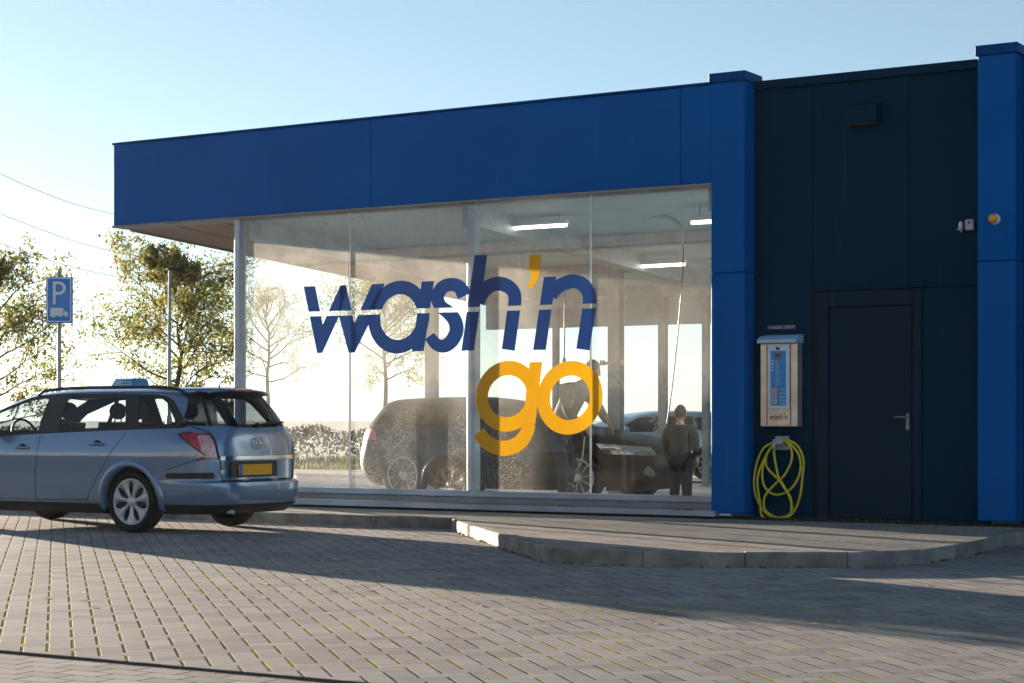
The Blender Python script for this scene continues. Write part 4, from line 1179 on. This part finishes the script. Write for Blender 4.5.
def dark_car(root, bodym, glassm, nc=120, zst=.03):
    zz = [.17+zst*i for i in range(int(1.0/zst))]; zz = [z for z in zz if z < 1.2]+[1.2, 1.23, 1.26, 1.28, 1.3, 1.315, 1.325, 1.333, 1.34]
    W0, W1 = 0.0, 2.6
    regs = [('tail_light', M['red_bright'], [('s', -.42, .77), ('r', .4, .79), ('r', .4, .93), ('s', -.5, .91)], 'side'),
            ('headlight', M['chrome'], [('s', 3.0, .62), ('f', .5, .60), ('f', .48, .70), ('s', 2.85, .75)], 'side'),
            ('fog_light', M['chrome'], [('f', .70, .38), ('f', .55, .33), ('f', .5, .36), ('f', .66, .5)], 'side'),
            ('grille', M['dark_rubber'], [('f', .42, .5), ('f', -.02, .48), ('f', -.02, .68), ('f', .4, .68)], 'both'),
            ('arch_opening', None, arc(W0, .32, .37, -25, 205, 24), 'side'), ('arch_opening', None, arc(W1, .32, .37, -25, 205, 24), 'side'),
            ('side_window', glassm, [('s', 1.95, .93), ('s', 1.12, .93), ('s', 1.1, 1.22), ('s', 1.35, 1.2)], 'side'),
            ('side_window', glassm, [('s', 1.05, .93), ('s', .3, .94), ('s', .25, 1.22), ('s', 1.03, 1.23)], 'side'),
            ('side_window', glassm, [('s', .24, .95), ('s', -.45, .99), ('s', -.3, 1.18), ('s', .19, 1.21)], 'side'),
            ('rear_window', glassm, [('r', -.02, .97), ('r', .55, .98), ('r', .45, 1.2), ('r', -.02, 1.22)], 'both'),
            ('windscreen', glassm, [('f', -.02, .96), ('f', .58, .95), ('f', .42, 1.2), ('f', -.02, 1.22)], 'both')]
    ob, _ = shell_parts(S2, zz, nc, regs, root, bodym)
    for pts_ in ([('s', 1.08, .25), ('s', 1.08, .92)], [('s', .3, .35), ('s', .26, .9)], [('s', 2.1, .3), ('s', 2.05, .88)]):
        for sg in (1, -1): mb = MB(); openseam(S2, mb, pts_, .004, (sg,)); mb.build('panel_gap', 'joint', ob[('body', 0)])
    for sg in (1, -1):
        for xw in (W0, W1): wheel(root, xw, sg*.76, sg, .32, .2, 10, True)
    mb = MB(); mb.box(.45, 2.15, -.74, .74, .16, .34); mb.box(-.4, 3.1, -.5, .5, .2, .6); mb.box(-.7, 2.1, -.7, .7, .6, .66); mb.build('underbody', 'black_plastic', root)
    for y in (-.36, .36):
        mb = MB(); mb.box(1.0, 1.5, y-.22, y+.22, .4, .52, .04); mb.prism([(1.05, y-.2, .5), (1.18, y-.2, .5), (1.05, y-.2, 1.0), (.95, y-.2, 1.0)], (0, .4, 0)); st = mb.build('seat', 'seat', root)
        mb = MB(); mb.ball((.98, y, 1.09), .05, .12, .08, 12, 8); mb.build('headrest', 'seat', st)
    for sg in (1, -1):
        mb = MB(); mb.ball((1.75, sg*.93, .98), .05, .1, .065, 12, 8); mb.tube([(1.76, sg*.8, .94), (1.76, sg*.9, .96)], .02, 6); mb.build('door_mirror', bodym, root)
    mb = MB(); mb.box(-.905, -.89, -.26, .26, .52, .63, .003) ; mb.build('number_plate', 'plate', root)
dark_car(dk, M['paint_dark'], M['glass_black'])

def far_car(frame, label, body):
    t = thing('parked_car', label, 'car', frame, (1.3, 0, 0), None)
    dark_car(t, body, M['glass_black'], 60, .05)
p = at(690, 445, 37); far_car(((p.x, 37, 0), R(200)), 'pale silver car behind the wash, seen between steel column and boy', M['paint_pale'])

# ------------------------------------------------------------------ people
def skin_mesh(verts, edges, rad, sub=2, root=0):
    me = bpy.data.meshes.new('tmp'); me.from_pydata([tuple(v) for v in verts], edges, []); o = bpy.data.objects.new('tmp', me); COL.objects.link(o)
    md = o.modifiers.new('s', 'SKIN'); md.branch_smoothing = .4; md.use_smooth_shade = True
    for i, r in enumerate(rad):
        d = me.skin_vertices[0].data[i]; r = r if isinstance(r, tuple) else (r, r); d.radius = r; d.use_root = (i == root)
    s2 = o.modifiers.new('d', 'SUBSURF'); s2.levels = sub; s2.render_levels = sub
    bpy.context.view_layer.update()
    e = bpy.data.meshes.new_from_object(o.evaluated_get(bpy.context.evaluated_depsgraph_get()))
    vs = [v.co.copy() for v in e.vertices]; fs = [tuple(p.vertices) for p in e.polygons]
    bpy.data.objects.remove(o); return vs, fs
def hand(mb, w, d, nrm, s=1.0, curl=.5):
    """w wrist, d along the hand, nrm palm normal"""
    w, d, nrm = Vector(w), Vector(d).normalized(), Vector(nrm).normalized(); sd = d.cross(nrm).normalized(); nrm = sd.cross(d)
    mb.ball(w+d*.045*s, .016*s, .04*s, .05*s, 10, 8, Matrix((nrm, sd, d)).transposed())
    for i, L in enumerate((.07, .08, .075, .06)):
        b = w+d*.08*s+sd*(.028-.019*i)*s; a1 = d; p = [b]
        for k in range(3):
            a1 = (a1*math.cos(curl*.6)+nrm*math.sin(curl*.6)).normalized(); p.append(p[-1]+a1*(L/3)*s)
        mb.tube(p, [.0085*s, .008*s, .0075*s, .006*s], 7)
    b = w+d*.03*s+sd*.03*s; mb.tube([b, b+(d*.6+sd*.6+nrm*.3)*.035*s, b+(d*.9+sd*.5+nrm*.7)*.06*s], [.011*s, .0095*s, .007*s], 7)
def head(mb, hair, c, fwd, up, s=1.0):
    s = min(s, 1.0)*.97 if s > .95 or s < .8 else s*.9
    f = Vector(fwd).normalized(); u = Vector(up).normalized(); l = u.cross(f).normalized(); u = f.cross(l); Rm = Matrix((f, l, u)).transposed(); c = Vector(c)
    mb.ball(c, .095*s, .075*s, .115*s, 18, 12, Rm); mb.ball(c+f*.03*s-u*.055*s, .06*s, .052*s, .055*s, 14, 10, Rm)
    mb.tube([c+f*.092*s+u*.01*s, c+f*.112*s-u*.02*s, c+f*.09*s-u*.03*s], [.008*s, .014*s, .008*s], 8)
    for q in (1, -1):
        mb.ball(c+l*q*.077*s-f*.005*s-u*.005*s, .018*s, .008*s, .03*s, 10, 8, Rm); mb.ball(c+f*.088*s+l*q*.03*s+u*.015*s, .008*s, .012*s, .007*s, 8, 6, Rm)
    mb.tube([c+f*.088*s+l*.022*s-u*.055*s, c+f*.095*s-u*.054*s, c+f*.088*s-l*.022*s-u*.055*s], .005*s, 6)
    hair.ball(c-f*.014*s+u*.022*s, .098*s, .083*s, .108*s, 20, 14, Rm)
    rng = random.Random(5)
    for k in range(90):
        a, b = rng.uniform(0, 6.28), rng.uniform(0, 1.5); v = Vector((math.sin(b)*math.cos(a)*.098, math.sin(b)*math.sin(a)*.083, math.cos(b)*.108))*s
        p = c-f*.014*s+u*.022*s+Rm @ v; t = (Rm @ v).normalized(); hair.tube([p-t*.004, p+t*.008*s+f*rng.uniform(-.01, .01)*s-u*.008*s], [.008*s, .002*s], 5)
def person(label, frame, base, J, s, mats, fwd, headdir, handspec, shoes='trousers'):
    """J: joint dict in the frame's coordinates"""
    t = thing('person', label, 'person', frame, base)
    names = ['pelvis', 'waist', 'chest', 'neck', 'skull']
    order = ['pelvis', 'waist', 'chest', 'neck', 'skull', 'shL', 'elL', 'wrL', 'shR', 'elR', 'wrR', 'hipL', 'knL', 'anL', 'toL', 'hipR', 'knR', 'anR', 'toR']
    ed = [('pelvis', 'waist'), ('waist', 'chest'), ('chest', 'neck'), ('neck', 'skull'), ('chest', 'shL'), ('shL', 'elL'), ('elL', 'wrL'), ('chest', 'shR'), ('shR', 'elR'), ('elR', 'wrR'),
          ('pelvis', 'hipL'), ('hipL', 'knL'), ('knL', 'anL'), ('anL', 'toL'), ('pelvis', 'hipR'), ('hipR', 'knR'), ('knR', 'anR'), ('anR', 'toR')]
    rr = dict(pelvis=.12, waist=.11, chest=.115, neck=.05, skull=.055, shL=.048, elL=.04, wrL=.027, shR=.048, elR=.042, wrR=.027, hipL=.085, knL=.058, anL=.038, toL=.035, hipR=.085, knR=.058, anR=.038, toR=.035)
    idx = {n: i for i, n in enumerate(order)}
    vs, fs = skin_mesh([J[n] for n in order], [(idx[a], idx[b]) for a, b in ed], [rr[n]*s for n in order])
    b = MB(); b.add(vs, fs, True); hr = MB()
    up = (Vector(J['skull'])-Vector(J['neck'])).normalized(); c = Vector(J['skull'])+up*.06*s
    head(b, hr, c, headdir, (0, 0, 1) if abs(up.z) > .9 else up+Vector((0, 0, .5)), s)
    for w, d, n in handspec: hand(b, w, d, n, s)
    body = b.build('body', 'skin', t)
    hr.build('hair', mats[2], body)
    def garment(names_, edges_, radf, name, mt):
        ix = {n: i for i, n in enumerate(names_)}
        v, f = skin_mesh([J[n] for n in names_], [(ix[a], ix[c_]) for a, c_ in edges_], [radf[n]*s for n in names_]); g_ = MB(); g_.add(v, f, True); g_.build(name, mt, body)
    J['hem'] = Vector(J['pelvis']).lerp(Vector(J['waist']), -.35)
    garment(['hem', 'waist', 'chest', 'collar', 'shL', 'elL', 'cuL', 'shR', 'elR', 'cuR'], [('hem', 'waist'), ('waist', 'chest'), ('chest', 'collar'), ('chest', 'shL'), ('shL', 'elL'), ('elL', 'cuL'), ('chest', 'shR'), ('shR', 'elR'), ('elR', 'cuR')],
            dict(hem=.165, waist=.155, chest=.168, collar=.08, shL=.1, elL=.064, cuL=.045, shR=.1, elR=.062, cuR=.045), 'jacket', mats[0])
    garment(['pelvis', 'hipL', 'knL', 'anL', 'hipR', 'knR', 'anR'], [('pelvis', 'hipL'), ('hipL', 'knL'), ('knL', 'anL'), ('pelvis', 'hipR'), ('hipR', 'knR'), ('knR', 'anR')],
            dict(pelvis=.135, hipL=.1, knL=.075, anL=.06, hipR=.1, knR=.075, anR=.06), 'trousers', mats[1])
    for q in 'LR':
        a, to = Vector(J['an'+q]), Vector(J['to'+q]); g_ = MB(); dd = (to-a); dd.z = 0; dd.normalize(); sd = Vector((-dd.y, dd.x, 0)); zb = J['floor']
        Rm = Matrix((dd, sd, Vector((0, 0, 1)))).transposed(); g_.ball(Vector((a.x, a.y, zb+.045*s))+dd*.06*s, .14*s, .05*s, .045*s, 14, 8, Rm); g_.build('shoe', shoes, body)
    return t
def J_add(o, dct): return {k: (Vector(v)+Vector(o) if k != 'floor' else v) for k, v in dct.items()}
# boy: seen from behind, 1.2 m tall, hands at his sides
bu_, bd_ = -.93, 1.15; Fz = .12
s_ = .69
def boyj():
    o = Vector((bu_, bd_, Fz))
    d = dict(pelvis=(0, 0, .62), waist=(0, 0, .74), chest=(0, .0, .88), neck=(0, 0, .985), skull=(-.005, .01, 1.05), collar=(0, 0, .975), shL=(-.14, 0, .93), elL=(-.185, -.01, .76), cuL=(-.17, .06, .63), wrL=(-.165, .075, .61),
             shR=(.14, 0, .93), elR=(.19, -.01, .76), cuR=(.175, .06, .63), wrR=(.17, .075, .61), hipL=(-.065, 0, .58), knL=(-.075, .01, .33), anL=(-.08, 0, .07), toL=(-.085, .11, .03), hipR=(.065, 0, .58), knR=(.075, .01, .33), anR=(.08, 0, .07), toR=(.09, .11, .03))
    J = {k: Vector(v)+o for k, v in d.items()}; J['floor'] = Fz; return J
Jb = boyj()
person('small boy in a grey jacket standing with his back to the glass beside the hatchback', FB, (bu_, bd_, Fz), Jb, s_*1.3, ('jacket', 'trousers', 'hair'), (0, 1, 0), (-.5, 1, 0),
       [(Jb['wrL'], (0, .3, -1), (1, 0, 0)), (Jb['wrR'], (0, .3, -1), (-1, 0, 0))])
mu, md_ = F(566, 400, 1.35)[0], 1.35
def manj():
    o = Vector((mu, md_, Fz))
    d = dict(pelvis=(-.06, -.05, .92), waist=(-.03, -.02, 1.08), chest=(.12, .0, 1.34), neck=(.25, .02, 1.50), skull=(.31, .02, 1.57), collar=(.24, .02, 1.485), shL=(.16, .2, 1.38), elL=(.3, .3, 1.14), cuL=(.42, .26, 1.0), wrL=(.44, .26, .985),
             shR=(.14, -.2, 1.38), elR=(.18, -.27, 1.1), cuR=(.3, -.15, .98), wrR=(.325, -.14, .97), hipL=(-.08, .08, .86), knL=(-.0, .13, .47), anL=(-.1, .14, .08), toL=(.05, .15, .03), hipR=(-.08, -.13, .86), knR=(.07, -.17, .47), anR=(.05, -.18, .08), toR=(.2, -.19, .03))
    J = {k: Vector(v)+o for k, v in d.items()}; J['floor'] = Fz; return J
Jm = manj()
person('man in grey jacket and dark jeans leaning over the black hatchback with a lance', FB, (mu, md_, Fz), Jm, 1.0, ('jacket2', 'jeans', 'hair_grey'), (1, 0, 0), (1, .1, -.35),
       [(Jm['wrL'], (.7, -.2, -.7), (0, -.6, -.5)), (Jm['wrR'], (.7, .1, -.7), (0, .6, -.5))])
ln = thing('spray_lance', 'thin metal spray lance held by the man, pointed at the front wheel', 'spray lance', FB, (mu+.4, 1.4, .5))
a = Vector(Jm['wrR'])+Vector((.06, .03, -.07)); b = Vector(fp(590, 474, 1.55))
m = MB(); m.tube(smooth([a+Vector((-.12, 0, .1)), a, a.lerp(b, .5)+Vector((.02, 0, .02)), b]), .011, 8); m.build('tube', 'chrome', ln)
m = MB(); m.tube([a+Vector((-.14, 0, .11)), a+Vector((-.02, 0, .02))], .02, 8); m.tube([a+Vector((-.05, 0, .05)), a+Vector((-.07, 0, -.06))], .014, 8); m.build('grip', 'black_plastic', ln)
m = MB(); m.tube(smooth([a+Vector((-.07, 0, -.06)), a+Vector((-.12, -.02, -.4)), fp(565, 478, 1.3), fp(575, 487, 1.3)]), .009, 6); m.build('supply_hose', 'steel', ln)

# ------------------------------------------------------------------ street furniture and trees
sp = at(59, 300, 27); sgn = thing('parking_sign', 'blue parking sign with a white P and a lorry, on a grey pole', 'sign', ((sp.x, 27, 0), R(8)))
zt, zb = CH+(420-277)*27/FL, CH+(420-322.5)*27/FL; hw = .178
m = MB(); m.tube([(.0, .05, 0), (.0, .05, zt+.09)], .03, 10); m.ball((.0, .05, zt+.09), .031); m.build('pole', 'steel', sgn)
def rrect(x0, x1, z0_, z1_, r, y, n=5):
    out = []
    for cx, cz, a0 in ((x1-r, z1_-r, 0), (x0+r, z1_-r, 90), (x0+r, z0_+r, 180), (x1-r, z0_+r, 270)):
        for i in range(n+1): t = R(a0+90*i/n); out.append((cx+r*math.cos(t), y, cz+r*math.sin(t)))
    return out
m = MB(); m.prism(rrect(-hw, hw, zb, zt, .03, .0)[::-1], (0, .025, 0)); m.box(-hw+.01, hw+.012, .004, .05, zb-.008, zt-.0); pn = m.build('panel', 'sign_blue', sgn)
m = MB()
o_ = rrect(-hw+.008, hw-.008, zb+.008, zt-.008, .026, -.003); i_ = rrect(-hw+.024, hw-.024, zb+.024, zt-.024, .016, -.003); n = len(o_)
m.add(o_+i_, [(k, (k+1) % n, (k+1) % n+n, k+n) for k in range(n)])
m.build('border', 'sign_white', pn)
m = MB(); H = zt-zb; px0 = -.085; pz0 = zb+H*.40; pz1 = zt-H*.1; th = .038
m.add([(px0, -.003, pz0), (px0+th, -.003, pz0), (px0+th, -.003, pz1), (px0, -.003, pz1)], [(0, 1, 2, 3)])
rr = (pz1-pz0)*.29; cz = pz1-rr
for q in ringq(0, 0, (rr, rr), (rr-th, rr-th), -90, 90, 16): m.add([(px0+.085+x, -.0035, cz+z) for x, z in q], [(0, 1, 2, 3)])
for za, zb2 in ((cz+rr-th, cz+rr), (cz-rr, cz-rr+th)): m.add([(px0+th, -.0032, za), (px0+.085, -.0032, za), (px0+.085, -.0032, zb2), (px0+th, -.0032, zb2)], [(0, 1, 2, 3)])
m.build('letter', 'sign_white', pn)
m = MB(); lz0 = zb+H*.12
m.box(-.12, .06, -.004, -.001, lz0+.03, lz0+.13); m.prism([(.068, -.004, lz0+.03), (.068, -.004, lz0+.085), (.1, -.004, lz0+.085), (.125, -.004, lz0+.06), (.125, -.004, lz0+.03)], (0, .003, 0)); m.box(-.13, .13, -.0045, -.001, lz0+.018, lz0+.029)
for x in (-.095, -.065, .02, .1): m.lathe([(0, .0045), (.017, .0045), (.017, .001)], (x, 0, lz0+.012), (0, -1, 0), 14)
m.build('lorry_symbol', 'sign_white', pn)

lp = at(169, 300, 45); st = thing('street_lamp', 'slim grey street lamp in front of the middle tree', 'street lamp', ((lp.x, 45, 0), 0))
zt = CH+(420-269)*45/FL
m = MB(); m.tube([(0, 0, -.1), (0, 0, 1.2), (.0, 0, 1.25), (.02, 0, zt)], [.075, .07, .05, .035], 12); m.build('pole', 'steel', st)
m = MB(); m.ball((.16, -.02, zt+.02), .22, .1, .05, 16, 8, Matrix.Rotation(R(-8), 3, 'Y')); m.build('lamp_head', 'black_plastic', st)

def tree(base, h, cr, trunkh, seed, label, dens=2.1, ls=.06, group='autumn trees beyond the car wash'):
    rng = random.Random(seed); bx, by = base
    t = thing('broadleaf_tree', label, 'tree', ((bx, by, 0), 0), (0, 0, 0), group)
    tk = MB(); lf = MB()
    def leafs(p, n, rad):
        for _ in range(int(n*dens)):
            q = p+Vector((rng.gauss(0, rad), rng.gauss(0, rad), rng.gauss(0, rad*.8)))
            leafquad(lf, q, rng.uniform(.55, 1.25)*ls, rng)
    def branch(p, d, L, r, lev):
        n = 5; pts = [p]; q = p; dd = d.copy()
        for i in range(n):
            dd = (dd+Vector((rng.gauss(0, .13), rng.gauss(0, .13), rng.gauss(.05, .08)))).normalized(); q = q+dd*L/n; pts.append(q)
        tk.tube(pts, [r*(1-.75*i/n) for i in range(n+1)], 6 if lev < 2 else 4, cap=False)
        if lev >= 2:
            for i in range(2, n+1): leafs(pts[i], rng.choice((1, 3, 5, 7)), L*.2)
        if lev < 3:
            k = (6, 5, 4)[lev]
            for i in range(k):
                tt = .3+.7*(i+rng.random()*.6)/k; j = min(n-1, int(tt*n)); b0 = pts[j].lerp(pts[j+1], tt*n-j if tt*n-j < 1 else 1)
                a = rng.uniform(0, 6.28); sp = rng.uniform(.55, 1.0)
                x = dd.cross(Vector((0, 0, 1))); x = x.normalized() if x.length > .05 else Vector((1, 0, 0)); y = x.cross(dd)
                nd = (dd*math.cos(sp)+(x*math.cos(a)+y*math.sin(a))*math.sin(sp)).normalized()
                branch(b0, nd, L*rng.uniform(.48, .66), r*.42, lev+1)
    # leader
    pts = []; n = 10
    for i in range(n+1): pts.append(Vector((rng.gauss(0, .03)*i*.3, rng.gauss(0, .03)*i*.3, -.05+(h*.93)*i/n)))
    tk.tube(pts, [h*.017*(1-.85*i/n)+.008 for i in range(n+1)], 9)
    nb = 20
    for i in range(nb):
        f_ = i/(nb-1); z = trunkh+(h*.92-trunkh)*f_**.9; a = i*2.4+rng.uniform(-.4, .4)
        prof = (math.sin(math.pi*min(1, .22+.74*f_))**.8)
        el = .2+.9*f_; L = cr*prof*rng.uniform(.6, 1.08)
        j = min(n-1, int(z/(h*.93)*n)); b0 = pts[j].lerp(pts[j+1], z/(h*.93)*n-j)
        branch(b0, Vector((math.cos(a)*math.cos(el), math.sin(a)*math.cos(el), math.sin(el))), L, .035*h/6, 1)
    tk.build('trunk', 'bark', t); lf.build('crown', 'leaf', t)
    return t
def tpos(x, Z): return ((x-512)/FL*Z, Z)
tree(tpos(178, 50), 5.3, 2.35, 1.3, 11, 'yellow green tree in the middle, behind the street lamp', 2.7)
tree(tpos(-6, 44), 4.7, 1.9, 1.1, 23, 'sparse tree at the left edge behind the parking sign', 1.4)
tree(tpos(385, 95), 8.0, 3.4, 3.2, 5, 'thin tree seen through the glass above the black hatchback', 1.0, ls=.08)
tree(tpos(268, 100), 7.8, 3.0, 3.2, 8, 'tree half hidden by the corner post of the glass front', .55, ls=.07)

# overhead wires, far off
for k, ((xa, ya), (xb, yb)) in enumerate((((-60, 146), (150, 220)), ((-60, 190), (180, 262)), ((-60, 222), (180, 284)))):
    lb = ('uppermost overhead wire at the left of the sky', 'middle one of the three overhead wires at left', 'lowest overhead wire above the parking sign')[k]
    a, b = at(xa, ya, 110), at(xb, yb, 170); mid = (a+b)/2-Vector((0, 0, .8))
    m = MB(); m.tube(smooth([a-(b-a)*.5+Vector((0, 0, 1)), a, mid, b, b+(b-a)*.4+Vector((0, 0, 1.5))]), .028, 5)
    tag(m.build('overhead_wire', 'sign_white'), lb, 'wire', 'overhead wires')

# weeds along kerb, fallen leaves
rng = random.Random(12); wd = MB()
path = resample(outer, .03)
for p in path:
    if rng.random() < .35 and p.y < 20 and p.x > -.6:
        for _ in range(rng.choice((1, 2, 4))):
            a = rng.uniform(0, 6.28); h = rng.uniform(.008, .03); q = Vector((p.x+rng.uniform(-.03, .0), p.y-rng.uniform(0, .035), 0)); w = .008
            wd.add([(q.x-math.cos(a)*w, q.y-math.sin(a)*w, 0), (q.x+math.cos(a)*w, q.y+math.sin(a)*w, 0), (q.x+rng.uniform(-.02, .02), q.y+rng.uniform(-.02, .02), h)], [(0, 1, 2)])
for k in range(260):
    u = rng.uniform(.5, 3.2)**1; d = rng.uniform(.02, .2); x, y = wrl(u, d if rng.random() < .5 else .0); a = rng.uniform(0, 6.28)
    wd.add([(x-math.cos(a)*.01, y-.01, .11), (x+math.cos(a)*.01, y+.01, .11), (x+rng.uniform(-.03, .03), y+rng.uniform(-.02, .02), .12+rng.uniform(.01, .05))], [(0, 1, 2)])
tag(wd.build('weeds', 'moss'), 'small green weeds growing along the kerb and wall base', 'weeds', kind='stuff')
fl = MB()
def litter(cx, cy, r, n, z=0.0):
    for _ in range(n):
        x, y = cx+rng.gauss(0, r), cy+rng.gauss(0, r); a = rng.uniform(0, 6.28); L = rng.uniform(.02, .05)
        dx, dy = math.cos(a)*L, math.sin(a)*L; zz = z+.003
        fl.add([(x-dx, y-dy, zz), (x+dy*.4, y-dx*.4, zz+.003), (x+dx, y+dy, zz+.001), (x-dy*.4, y+dx*.4, zz+.004)], [(0, 1, 2, 3)])
for x, y, n in ((75, 534, 6), (92, 534, 8), (165, 536, 6), (205, 538, 6), (15, 530, 8), (230, 525, 12), (120, 528, 10), (50, 528, 8), (285, 588, 10), (320, 593, 10), (450, 583, 6), (560, 600, 4), (890, 590, 4), (960, 600, 6), (300, 560, 5), (40, 600, 5), (700, 620, 6)):
    gx, gy = G(x, y); litter(gx, gy, .3, n)
tag(fl.build('fallen_leaves', 'leaf_litter'), 'dry pale leaves scattered on the block paving', 'leaves', kind='stuff')

# ------------------------------------------------------------------ hazy evening air
hz_m = bpy.data.materials.new('evening haze'); hz_m.use_nodes = True; nt = hz_m.node_tree; nt.nodes.clear()
ho = nt.nodes.new('ShaderNodeOutputMaterial'); pv = nt.nodes.new('ShaderNodeVolumePrincipled')
pv.inputs['Color'].default_value = (.93, .95, 1, 1); pv.inputs['Density'].default_value = .00008; pv.inputs['Anisotropy'].default_value = .6
nt.links.new(pv.outputs[0], ho.inputs['Volume'])
m = MB(); m.box(-75, 60, -32, 80, -1.1, 9.5); tag(m.build('haze', hz_m), 'thin bright evening haze over the yard', 'haze', kind='stuff')

# ------------------------------------------------------------------ light, sky, camera
AZ, EL = 36, 5.4
w = bpy.data.worlds.new('World'); scn.world = w; w.use_nodes = True; nt = w.node_tree; bg = nt.nodes['Background']
sk = nt.nodes.new('ShaderNodeTexSky'); sk.sky_type = 'NISHITA'; sk.sun_disc = False; sk.sun_elevation = R(EL); sk.sun_rotation = R(-AZ)
sk.air_density = .8; sk.dust_density = .25; sk.ozone_density = 1.0; sk.altitude = 0
hs_ = nt.nodes.new('ShaderNodeHueSaturation'); hs_.inputs['Saturation'].default_value = .58; nt.links.new(sk.outputs[0], hs_.inputs['Color'])
mu_ = nt.nodes.new('ShaderNodeMix'); mu_.data_type = 'RGBA'; mu_.blend_type = 'MULTIPLY'; mu_.inputs[0].default_value = 1; mu_.inputs[7].default_value = (.64, .81, .97, 1)
nt.links.new(hs_.outputs[0], mu_.inputs[6]); nt.links.new(mu_.outputs[2], bg.inputs[0]); bg.inputs[1].default_value = .06
sl = bpy.data.lights.new('sun', 'SUN'); sl.energy = 5.0; sl.angle = R(.5); sl.color = (1, .84, .66)
so = bpy.data.objects.new('sun', sl); COL.objects.link(so)
tv = Vector((math.sin(R(AZ))*math.cos(R(EL)), -math.cos(R(AZ))*math.cos(R(EL)), -math.sin(R(EL))))
so.rotation_euler = tv.to_track_quat('-Z', 'Y').to_euler(); so.location = (-20, 30, 20)
cm = bpy.data.cameras.new('camera'); co_ = bpy.data.objects.new('camera', cm); COL.objects.link(co_); scn.camera = co_
co_.location = (0, 0, CH); co_.rotation_euler = (R(90), 0, 0); cm.sensor_width = 36; cm.lens = FL/1024*36
cm.shift_y = (HY-341.5)/1024; cm.clip_start = .1; cm.clip_end = 5000
vs_ = scn.view_settings; vs_.view_transform = 'Standard'; vs_.look = 'None'; vs_.exposure = 2.0; vs_.gamma = 1
scn.cycles.max_bounces = 10; scn.cycles.transparent_max_bounces = 24
scn.cycles.use_denoising = True
